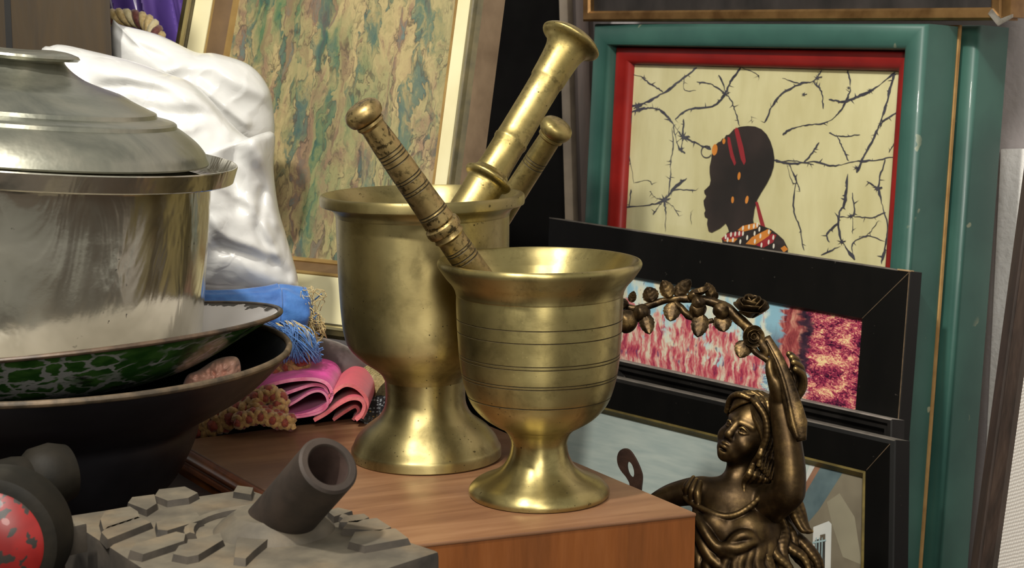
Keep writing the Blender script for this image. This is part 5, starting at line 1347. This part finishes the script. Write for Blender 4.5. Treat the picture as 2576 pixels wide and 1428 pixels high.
# torso
B.ell(sp(1850, 1320, 6), (112, 66, 110), 20)
B.ell(sp(1838, 1258, 4), (88, 50, 56), 26)
B.caps(sp(1860, 1340, 8), sp(1868, 1480, 14), 88, 84, 25)
B.caps(sp(1772, 1232, 8), sp(1925, 1262, 4), 33, 42, 26)
B.ell(sp(1800, 1308, -38), (32, 28, 32), 18); B.ell(sp(1880, 1316, -40), (33, 29, 33), 18)
B.caps(sp(1800, 1218, -6), sp(1830, 1232, -22), 9, 9, 14); B.caps(sp(1900, 1236, -12), sp(1852, 1238, -26), 9, 9, 14)   # collar bones
# neck
B.caps(sp(1852, 1225, 8), sp(1872, 1140, 14), 37, 35, 22)
# far arm, going down behind the box
B.chain([sp(1762, 1232, 8), sp(1720, 1238, 14), sp(1672, 1252, 22), sp(1610, 1290, 30)], [31, 27, 24, 21], 14)
B.caps(sp(1610, 1290, 30), sp(1575, 1340, 10), 20, 16, 10)
# raised arm
B.chain([sp(1922, 1268, 0), sp(1950, 1262, -38), sp(1984, 1236, -84)], [40, 37, 34], 18)
B.chain([sp(1985, 1238, -86), sp(1987, 1180, -88), sp(1982, 1110, -84), sp(1970, 1040, -80), sp(1964, 990, -78)], [35, 34, 31, 26, 22], 12)
# hand
B.ell(sp(1978, 962, -68), (27, 15, 36), 12)
B.chain([sp(1962, 990, -94), sp(1950, 962, -106), sp(1942, 935, -110), sp(1943, 912, -106)], [15, 12, 9.5, 8], 6)           # thumb
B.chain([sp(1964, 1000, -98), sp(1957, 966, -106)], [17, 17], 8)
for fi in ([(1998, 1010, -60), (2022, 978, -72), (2023, 948, -92), (2006, 932, -112)], [(1996, 992, -60), (2020, 957, -70), (2018, 928, -92), (2001, 915, -112)],
           [(1992, 976, -58), (2012, 940, -68), (2010, 913, -90), (1996, 902, -108)], [(1986, 962, -58), (2003, 926, -66), (2000, 903, -84), (1990, 893, -100)]):
    B.chain([sp(*q_) for q_ in fi], [12, 10.5, 9.5, 7.5], 3.0, 4)
# ---- head
B.ell(hp(0, -.05, .62), np.array((.365, .43, .40)) * HS, 10, HR)
B.ell(hp(0, .10, .43), np.array((.29, .315, .40)) * HS, 16, HR)
B.ell(hp(0, .26, .20), np.array((.20, .17, .17)) * HS, 16, HR)
B.ell(hp(0, .335, .085), np.array((.075, .065, .065)) * HS, 14, HR)
for sx in (-1, 1):
    B.ell(hp(.165 * sx, .265, .335), np.array((.12, .115, .12)) * HS, 12, HR)                # cheeks
    B.caps(hp(.05 * sx, .385, .585), hp(.21 * sx, .31, .60), .026 * HS, .020 * HS, 11)        # brow ridge
    B.ell(hp(.128 * sx, .43, .505), np.array((.082, .07, .05)) * HS, 6, HR, 's')             # eye socket
    B.ell(hp(.128 * sx, .335, .502), np.array((.054, .054, .040)) * HS, 2.8, HR)
    B.ell(hp(.128 * sx - .012, .395, .502), np.array((.014, .012, .014)) * HS, 1.2, HR, 's')             # eyeball
    B.chain([hp(.068 * sx, .385, .497), hp(.11 * sx, .398, .538), hp(.16 * sx, .378, .535), hp(.202 * sx, .33, .508)], [1.2, 2.0, 2.0, 1.2], 2.4, 4)   # upper lid
    B.chain([hp(.07 * sx, .38, .49), hp(.115 * sx, .388, .466), hp(.165 * sx, .365, .47), hp(.2 * sx, .33, .498)], [.9, 1.4, 1.4, .9], 2.6, 4)
    B.ell(hp(.044 * sx, .412, .335), np.array((.030, .036, .026)) * HS, 6, HR)                # nostril wing
    B.ell(hp(.022 * sx, .446, .312), np.array((.011, .016, .010)) * HS, 2, HR, 's')
B.chain([hp(0, .385, .56), hp(0, .412, .47), hp(0, .430, .400), hp(0, .440, .372)], [.020 * HS, .020 * HS, .026 * HS, .028 * HS], 10)
B.caps(hp(0, .40, .30), hp(0, .41, .265), .022 * HS, .02 * HS, 6)
B.chain([hp(-.095, .36, .232), hp(-.045, .413, .250), hp(0, .425, .244), hp(.045, .413, .250), hp(.095, .36, .232)], [1.2, 2.8, 2.6, 2.8, 1.2], 4)
B.chain([hp(-.085, .36, .222), hp(-.04, .408, .205), hp(0, .418, .202), hp(.04, .408, .205), hp(.085, .36, .222)], [1.2, 3.2, 3.8, 3.2, 1.2], 4)
B.chain([hp(-.085, .395, .228), hp(0, .446, .226), hp(.085, .395, .228)], [.4, .5, .4], 1.2, 5, 's')
B.ell(hp(0, .42, .158), np.array((.07, .04, .02)) * HS, 5, HR, 's')
body = B.mesh('figure', ST, [M_bronze], fig)

# ---- hair
H = Field((1780, -130, -1470), (2090, 140, -930), 1.7)
H.ell(hp(0, -.10, .64), np.array((.415, .46, .425)) * HS, 6, HR)
H.ell(hp(0, .43, .40), np.array((.335, .30, .42)) * HS, 5, HR, 's')
H.ell(hp(0, -.02, .08), np.array((.34, .5, .25)) * HS, 8, HR, 's')
rnd = random.Random(5)
for sx in (-1, 1):
    for i in range(9):                                   # swept back from the parting
        y0 = .34 - .085 * i; z0 = .93 + .10 * math.sin(i / 8 * math.pi)
        dz = -.03 * i
        H.chain([hp(.015 * sx, y0, z0), hp(.17 * sx, y0 + .06 - .01 * i, z0 - .02), hp(.33 * sx, y0 - .02, .80 + dz)] + ([hp(.42 * sx, y0 - .10, .60 + dz), hp(.41 * sx, y0 - .17, .38 + dz), hp(.44 * sx, y0 - .20, .20 + dz)] if sx < 0 else [hp(.38 * sx, y0 - .12, .62 + dz)]), [6, 8, 8.5, 8.5, 8, 7], 1.6, 4)
    # rolled fringe above the forehead, combed into strands
    K = 6
    for i in range(K):
        o = i / (K - 1); far = sx > 0
        P0 = [hp(.012 * sx, .285 + .02 * o, .925 + .075 * o), hp((.085 + .03 * o) * sx, .355 + .02 * o, .845 + .11 * o), hp((.19 + .04 * o) * sx, .345, .735 + .15 * o), hp((.275 + .05 * o) * sx, .27 - .03 * o, .64 + .16 * o), hp((.335 + .04 * o) * sx, .18 - .05 * o, .53 + .15 * o), hp((.35 + .05 * o) * sx, .09 - .06 * o, .40 + .12 * o)]
        if far: P0 = P0[:4]
        H.chain(P0, [3, 5.2, 6.2, 6.2, 5.6, 5] if not far else [3, 5, 5.5, 4], .9, 5)
    if sx < 0:
        for i in range(7):                                # waves down beside the cheek and neck
            y0 = .16 - .085 * i; w = .03 * math.sin(i * 2.1)
            H.chain([hp(.36 * sx, y0, .50), hp(.42 * sx, y0 + .03 + w, .34), hp(.35 * sx, y0 - .03, .18), hp(.41 * sx, y0 + .04 - w, .04), hp(.35 * sx, y0 - .02, -.10), hp(.42 * sx, y0 - .04, -.24)], [7, 9, 8, 9, 7, 5], 1.5, 4)
# long locks over the right shoulder and back
for i, pts in enumerate([
    [(1940, 1130, 40), (1965, 1190, 52), (1985, 1250, 34), (2004, 1300, 14), (2022, 1334, 6), (2034, 1340, 4)],
    [(1950, 1140, 50), (1985, 1210, 56), (2010, 1270, 36), (2022, 1310, 22), (2034, 1334, 12)],
    [(1945, 1200, 50), (1960, 1290, 44), (1990, 1340, 16), (2000, 1390, 6), (2046, 1440, 4), (2060, 1470, 4)],
    [(1950, 1240, 40), (1950, 1320, 20), (1972, 1370, -8), (2012, 1400, -12), (2030, 1450, -10)],
    [(1960, 1260, 46), (1985, 1330, 30), (2024, 1372, 12), (2052, 1410, 8), (2058, 1450, 8)],
    [(1940, 1290, 10), (1938, 1340, -30), (1950, 1390, -46), (1985, 1425, -44), (1996, 1470, -40)],
    [(1930, 1310, -10), (1918, 1360, -52), (1930, 1405, -62), (1950, 1450, -58)],
    [(1955, 1290, 24), (1968, 1340, -8), (1960, 1385, -34), (1975, 1430, -36), (2010, 1460, -30)],
    [(1950, 1200, 60), (1990, 1290, 60), (2000, 1360, 40), (2040, 1430, 30)]]):
    base = [Vector(sp(*p)) for p in pts]
    for j in range(3):
        o = Vector((rnd.uniform(-9, 9), rnd.uniform(-7, 7), rnd.uniform(-5, 5)))
        H.chain([p + o * (.4 + .6 * k / len(base)) for k, p in enumerate(base)], [8, 12, 13, 12, 8, 4], 2.6, 4)
hair = H.mesh('hair', ST, [M_bronze], fig, 'long wavy hair')

# ---- dress
D = Field((1690, -140, -1470), (2010, 110, -1170), 1.7)
D.ell(sp(1852, 1350, 2), (118, 82, 88), 16)
D.caps(sp(1860, 1375, 8), sp(1868, 1480, 14), 96, 96, 20)
D.ell(sp(1798, 1318, -46), (46, 38, 42), 22); D.ell(sp(1884, 1326, -48), (50, 40, 44), 22)
def above(X, Y, Z):     # cut away everything above the neckline
    px = X; zl = -(1262 + 32 * np.exp(-((px - 1826) / 46.0) ** 2) - 34 * np.clip((px - 1880) / 60, 0, 1))
    return -(Z - zl) + 0 * Y
q, xyz = D.sl((1690, -140, -1470), (2010, 110, -1170)); D.f = np.maximum(D.f, -above(*xyz))
D.chain([sp(1722, 1250, -18), sp(1752, 1272, -40), sp(1787, 1288, -66), sp(1831, 1297, -74), sp(1876, 1280, -72), sp(1925, 1238, -44)], [7, 7, 6, 6, 6, 6], 7)
# gathered cap sleeve on the far shoulder
for a_, b_2 in (((1744, 1200, -12), (1726, 1256, -14)), ((1734, 1206, -6), (1718, 1254, -2)), ((1752, 1206, -22), (1740, 1262, -30)), ((1762, 1212, -28), (1756, 1268, -42))):
    D.chain([sp(*a_), sp((a_[0] + b_2[0]) / 2 - 4, (a_[1] + b_2[1]) / 2, (a_[2] + b_2[2]) / 2 - 8), sp(*b_2)], [6, 10, 7], 3)
rnd = random.Random(9)
for i in range(16):
    x0 = 1742 + i * 13; sw_ = rnd.uniform(-14, 14); d0 = -70 + .0042 * (x0 - 1845) ** 2
    y0 = 1335 + 18 * math.sin((x0 - 1740) / 200 * math.pi)
    D.chain([sp(x0, y0, d0 + 10), sp(x0 + sw_ * .4 + 6, y0 + 34, d0 - 12), sp(x0 + sw_ - 4, y0 + 70, d0 - 16), sp(x0 + sw_ * 1.2 + 10, y0 + 104, d0 - 12), sp(x0 + sw_ + 4, y0 + 150, d0 - 6)], [5, 10, 10, 11, 10], 8, 4)
for pts in ([(1748, 1286, -38), (1770, 1330, -76), (1800, 1372, -88), (1840, 1392, -92)], [(1742, 1300, -30), (1758, 1350, -62), (1782, 1395, -78), (1812, 1425, -86)], [(1900, 1370, -70), (1880, 1345, -86), (1850, 1352, -90), (1815, 1390, -88)], [(1740, 1330, -24), (1748, 1380, -50), (1762, 1430, -66)], [(1810, 1372, -90), (1850, 1376, -94), (1890, 1362, -86)]):
    D.chain([sp(*p) for p in pts], [8, 11, 11, 8], 9, 5)
dress = D.mesh('dress', ST, [M_bronze], fig, 'gathered dress with draped folds')
# skirt and foot below the frame
bm = bmesh.new()
cb = sw(1868, 1462, 14); zs = cb.z
MS = Matrix.Translation((cb.x, cb.y, 0))
pr = [(.020, zs + .004), (.0245, zs), (.026, zs - .02), (.031, zs - .05), (.036, zs - .09), (.040, FLOOR_Z + .022), (.043, FLOOR_Z + .018)]
rings = lathe(bm, [(0, zs + .004)] + smooth_prof(pr, 5), 96, MS)
for vv in bm.verts:
    a = math.atan2(vv.co.y - cb.y, vv.co.x - cb.x); k = 1 + (.05 * math.sin(a * 11) + .03 * math.sin(a * 7 + 40 * vv.co.z)) * min(1, max(0, (zs - vv.co.z) / .03))
    vv.co.x = cb.x + (vv.co.x - cb.x) * k; vv.co.y = cb.y + (vv.co.y - cb.y) * k
finish(bm, 'skirt', M_bronze, fig, 180)
bm = bmesh.new()
lathe(bm, [(0, FLOOR_Z), (.052, FLOOR_Z), (.053, FLOOR_Z + .004), (.050, FLOOR_Z + .008), (.048, FLOOR_Z + .016), (.050, FLOOR_Z + .020), (.046, FLOOR_Z + .024), (0, FLOOR_Z + .024)], 72, MS)
finish(bm, 'base', M_bronze, fig, 40)

# ---- garland
G = lambda x, y, d=0: sw(1540 + x / 5.95, 680 + y / 5.95, d)
bm = bmesh.new()
br = crom([G(-900, 1500, 20), G(-760, 980, 0), G(-420, 640, -20), G(-60, 520, -36), G(150, 480, -44), G(420, 520, -52), G(640, 460, -58), G(860, 400, -62), G(1120, 390, -66), G(1360, 400, -70), G(1600, 470, -74), G(1780, 560, -78), G(1900, 680, -82), G(2040, 820, -86), G(2180, 980, -90), G(2290, 1120, -92), G(2390, 1280, -94)], 5)
tube(bm, br, [x * SS for x in (8, 8, 8, 9, 9, 10, 9, 10, 12, 13, 14, 14, 15, 15, 14)], 14)
for path, r in (([G(980, 440, -70), G(1080, 540, -78), G(1180, 650, -82), G(1280, 720, -80)], (6, 10, 10, 5)), ([G(1280, 720, -80), G(1420, 760, -82), G(1560, 740, -80)], (5, 7, 7)), ([G(2060, 1080, -92), G(2180, 1220, -98), G(2330, 1340, -100), G(2420, 1400, -98)], (8, 9, 8, 7))):
    tube(bm, crom(path, 6), [x * SS for x in r], 12)
for vv in bm.verts: vv.co += noise.noise_vector(vv.co * 260) * (2.2 * SS)
gar = finish(bm, 'garland', M_bronze2, fig, 180)
# cut stem running down over the forearm: a flat rounded band with a raised edge
bm = bmesh.new()
stp = crom([sw(1934, 850, -96), sw(1958, 900, -108), sw(1978, 955, -116), sw(1993, 1010, -120), sw(2005, 1060, -124), sw(2016, 1112, -126)], 6)
tube(bm, stp, [x * SS for x in (11, 15, 18, 20, 23, 25, 12)], 20, 0, True, .5, fdir=SF)
eg = crom([sw(1934, 860, -106), sw(1958, 912, -120), sw(1975, 965, -129), sw(1987, 1020, -134), sw(1996, 1070, -138), sw(2006, 1106, -140)], 6)
tube(bm, eg, [x * SS for x in (3, 5, 6, 6, 7, 5)], 10)
finish(bm, 'stem', M_bronze2, fig, 180, 'flat cut stem lying along the raised forearm')
def leaf(b, t_, w, d, curl=8, name='leaf'):
    bm = bmesh.new(); b0 = Vector(sp(1540 + b[0] / 5.95, 680 + b[1] / 5.95, d)); t0 = Vector(sp(1540 + t_[0] / 5.95, 680 + t_[1] / 5.95, d - 6))
    ax = t0 - b0; L = ax.length; ax.normalize(); side = ax.cross(Vector((0, -1, 0))).normalized(); w = w / 5.95 / 2 * 1.15; nl, nw = 14, 10; G_ = []
    for s in (-1, 1):
        rows = []
        for i in range(nl + 1):
            v = i / nl; ww = w * (math.sin(math.pi * min(1, v ** .85 * .97 + .03)) ** .62) * (1 - .06 * math.sin(v * 34)) + .4
            row = []
            for j in range(nw + 1):
                u = j / nw * 2 - 1
                dep = curl * abs(u) ** 1.5 * .7 - curl * .5 * v * v + 1.6 * math.exp(-(u / .09) ** 2) + .8 * math.cos(26 * v - 9 * abs(u)) * min(1, abs(u) * 5)
                p = b0 + ax * (L * v) + side * (ww * u) + Vector((0, dep + s * 1.5 * (1 - abs(u) ** 4), 0))
                row.append(bm.verts.new(Vector(ST([tuple(p)])[0])))
            rows.append(row)
        G_.append(rows)
        for i in range(nl):
            for j in range(nw): bm.faces.new((rows[i][j], rows[i][j + 1], rows[i + 1][j + 1], rows[i + 1][j]))
    A, C = G_
    for i in range(nl):
        for j in (0, nw): bm.faces.new((A[i][j], A[i + 1][j], C[i + 1][j], C[i][j]))
    for i in (0, nl):
        for j in range(nw): bm.faces.new((A[i][j], A[i][j + 1], C[i][j + 1], C[i][j]))
    finish(bm, name, M_bronze2, gar, 180)
for b, t_, w, d in (((920, 370), (800, 110), 200, -78), ((990, 350), (1230, 100), 190, -72), ((650, 420), (560, 200), 220, -66), ((300, 420), (360, 255), 110, -60), ((960, 450), (910, 745), 230, -80),
                    ((520, 620), (600, 940), 200, -84), ((1560, 370), (1460, 145), 150, -60), ((1560, 400), (1630, 300), 90, -64), ((1390, 640), (1320, 1000), 230, -92), ((1680, 640), (1720, 920), 250, -84), ((2050, 1060), (1940, 1320), 230, -98), ((1250, 380), (1180, 440), 90, -70)):
    leaf(b, t_, w, d)
def bud(x, y, r, d, sq=1.0, dirp=None):
    bm = bmesh.new(); c = sp(1540 + x / 5.95, 680 + y / 5.95, d); r /= 5.95
    dx, dy = dirp or (0, 1); l = math.hypot(dx, dy); ax = Vector((dx / l, 0, -dy / l)); q = Vector((0, 0, 1)).rotation_difference(ax).to_matrix().to_4x4()
    M = Matrix.Translation(c) @ q
    pr = smooth_prof([(0, -r), (r * .55, -r * .86), (r * .95, -r * .3), (r * .98, r * .2), (r * .7, r * .8), (r * .3, r * 1.15), (0, r * 1.25)], 5)
    lathe(bm, pr, 40, M)
    for vv in bm.verts:
        l_ = M.inverted() @ vv.co; a = math.atan2(l_.y, l_.x); k = 1 + .05 * math.cos(5 * a + l_.z * .12); l_.x *= k; l_.y *= k
        vv.co = Vector(ST([tuple(M @ l_)])[0])
    finish(bm, 'rosebud', M_bronze2, gar, 180)
for a in ((260, 710, 165, -70, 1, (-.3, 1)), (480, 590, 130, -72, 1, (-.4, .8)), (180, 450, 90, -54, 1, (-1, -.3)), (1340, 480, 105, -92, 1, (-.2, -1)), (1330, 560, 130, -82, 1, (0, 1)), (1680, 580, 125, -84, 1, (.4, 1)), (1280, 350, 90, -76, 1, (-1, .2))):
    bud(*a)
def petals(cx, cy, d, R, up, turns, name, label):
    bm = bmesh.new(); c = Vector(sp(1540 + cx / 5.95, 680 + cy / 5.95, d)); R /= 5.95
    up = Vector(sp(up[0], up[1], up[2])).normalized(); u = up.orthogonal().normalized(); w = up.cross(u)
    shells = []
    for ring, (n, rr, hh, fl) in enumerate(turns):
        for k in range(n):
            a0 = 2 * math.pi * (k / n) + ring * .7; span = 2 * math.pi / n * .72
            nu, nv = 10, 8; lay = []
            for s in (0, 1):
                rows = []
                for i in range(nu + 1):
                    row = []
                    for j in range(nv + 1):
                        v = j / nv; e = (i / nu * 2 - 1); a = a0 + span * e * (1 - .12 * v)
                        r = R * rr * (.35 + .65 * math.sin(v * math.pi / 2) + fl * v ** 3) * (1 - .06 * e * e) - s * R * .05 - e * R * .035
                        h = R * hh * (v * (1 - .22 * abs(e) ** 2.5)) - fl * R * .25 * v ** 4
                        row.append(bm.verts.new(Vector(ST([tuple(c + u * (r * math.cos(a)) + w * (r * math.sin(a)) + up * h)])[0])))
                    rows.append(row)
                lay.append(rows)
                for i in range(nu):
                    for j in range(nv): bm.faces.new((rows[i][j], rows[i + 1][j], rows[i + 1][j + 1], rows[i][j + 1]))
            A, C = lay
            for i in range(nu): bm.faces.new((A[i][nv], A[i + 1][nv], C[i + 1][nv], C[i][nv]))
            for j in range(nv):
                for i in (0, nu): bm.faces.new((A[i][j], A[i][j + 1], C[i][j + 1], C[i][j]))
    finish(bm, name, M_bronze2, gar, 180, label)
petals(2120, 680, -88, 215, (.10, -.85, -.55), [(5, 1.05, .95, .22), (4, .85, 1.25, .06), (3, .62, 1.45, -.02), (2, .36, 1.5, -.1)], 'rose', 'open rose')
petals(2140, 1000, -100, 150, (.3, .1, -.95), [(5, 1.0, .5, .15), (4, .7, .62, .0), (2, .35, .6, 0)], 'rose', 'small cup-shaped rose')
petals(1395, 330, -78, 120, (-.2, -1, -.5), [(3, .9, .7, .2)], 'calyx', None)
# ================================================================== camera, lights, world
cam = bpy.data.cameras.new('camera'); co = bpy.data.objects.new('camera', cam); COL.objects.link(co)
cam.sensor_width = 36; cam.lens = 36 * F / 2576; cam.clip_start = .01
co.location = CAM; co.rotation_euler = (math.pi / 2 - TH, 0, 0)
cam.dof.use_dof = True; cam.dof.focus_distance = 1.05; cam.dof.aperture_fstop = 32
SC.camera = co
def area(name, loc, target, size, power, col, spread=None):
    l = bpy.data.lights.new(name, 'AREA'); l.energy = power; l.size = size; l.color = col; l.shape = 'DISK'
    o = bpy.data.objects.new(name, l); COL.objects.link(o); o.location = loc
    o.rotation_euler = (Vector(target) - Vector(loc)).to_track_quat('-Z', 'Y').to_euler()
    if spread: l.spread = math.radians(spread)
    return o
area('spot_lamp', (-.50, .30, 1.42), (.0, 1.1, .05), .09, 19, (1, .95, .86))
area('ceiling_lamp', (-.15, -.35, 1.6), (.1, 1.3, 0), .45, 15, (1, .96, .9))
area('front_fill', (.16, -.55, .75), (.1, 1.3, .1), .3, 7.5, (1, .93, .82))  # unseen fill light added near the camera to brighten wall and scene
W = bpy.data.worlds.new('world'); SC.world = W; W.use_nodes = True
wt = W.node_tree; bg = wt.nodes['Background']
tc = wt.nodes.new('ShaderNodeTexCoord'); nz = wt.nodes.new('ShaderNodeTexNoise'); nz.inputs['Scale'].default_value = 1.6; nz.inputs['Detail'].default_value = 3
rp = wt.nodes.new('ShaderNodeValToRGB'); rp.color_ramp.elements[0].position = .38; rp.color_ramp.elements[0].color = (.30, .29, .26, 1); rp.color_ramp.elements[1].position = .66; rp.color_ramp.elements[1].color = (.85, .83, .76, 1)
wt.links.new(tc.outputs['Generated'], nz.inputs['Vector']); wt.links.new(nz.outputs['Fac'], rp.inputs['Fac']); wt.links.new(rp.outputs[0], bg.inputs['Color'])
bg.inputs['Strength'].default_value = .62
SC.view_settings.view_transform = 'Standard'; SC.view_settings.look = 'None'; SC.view_settings.gamma = 1; SC.view_settings.use_curve_mapping = False
SC.view_settings.exposure = 0.30
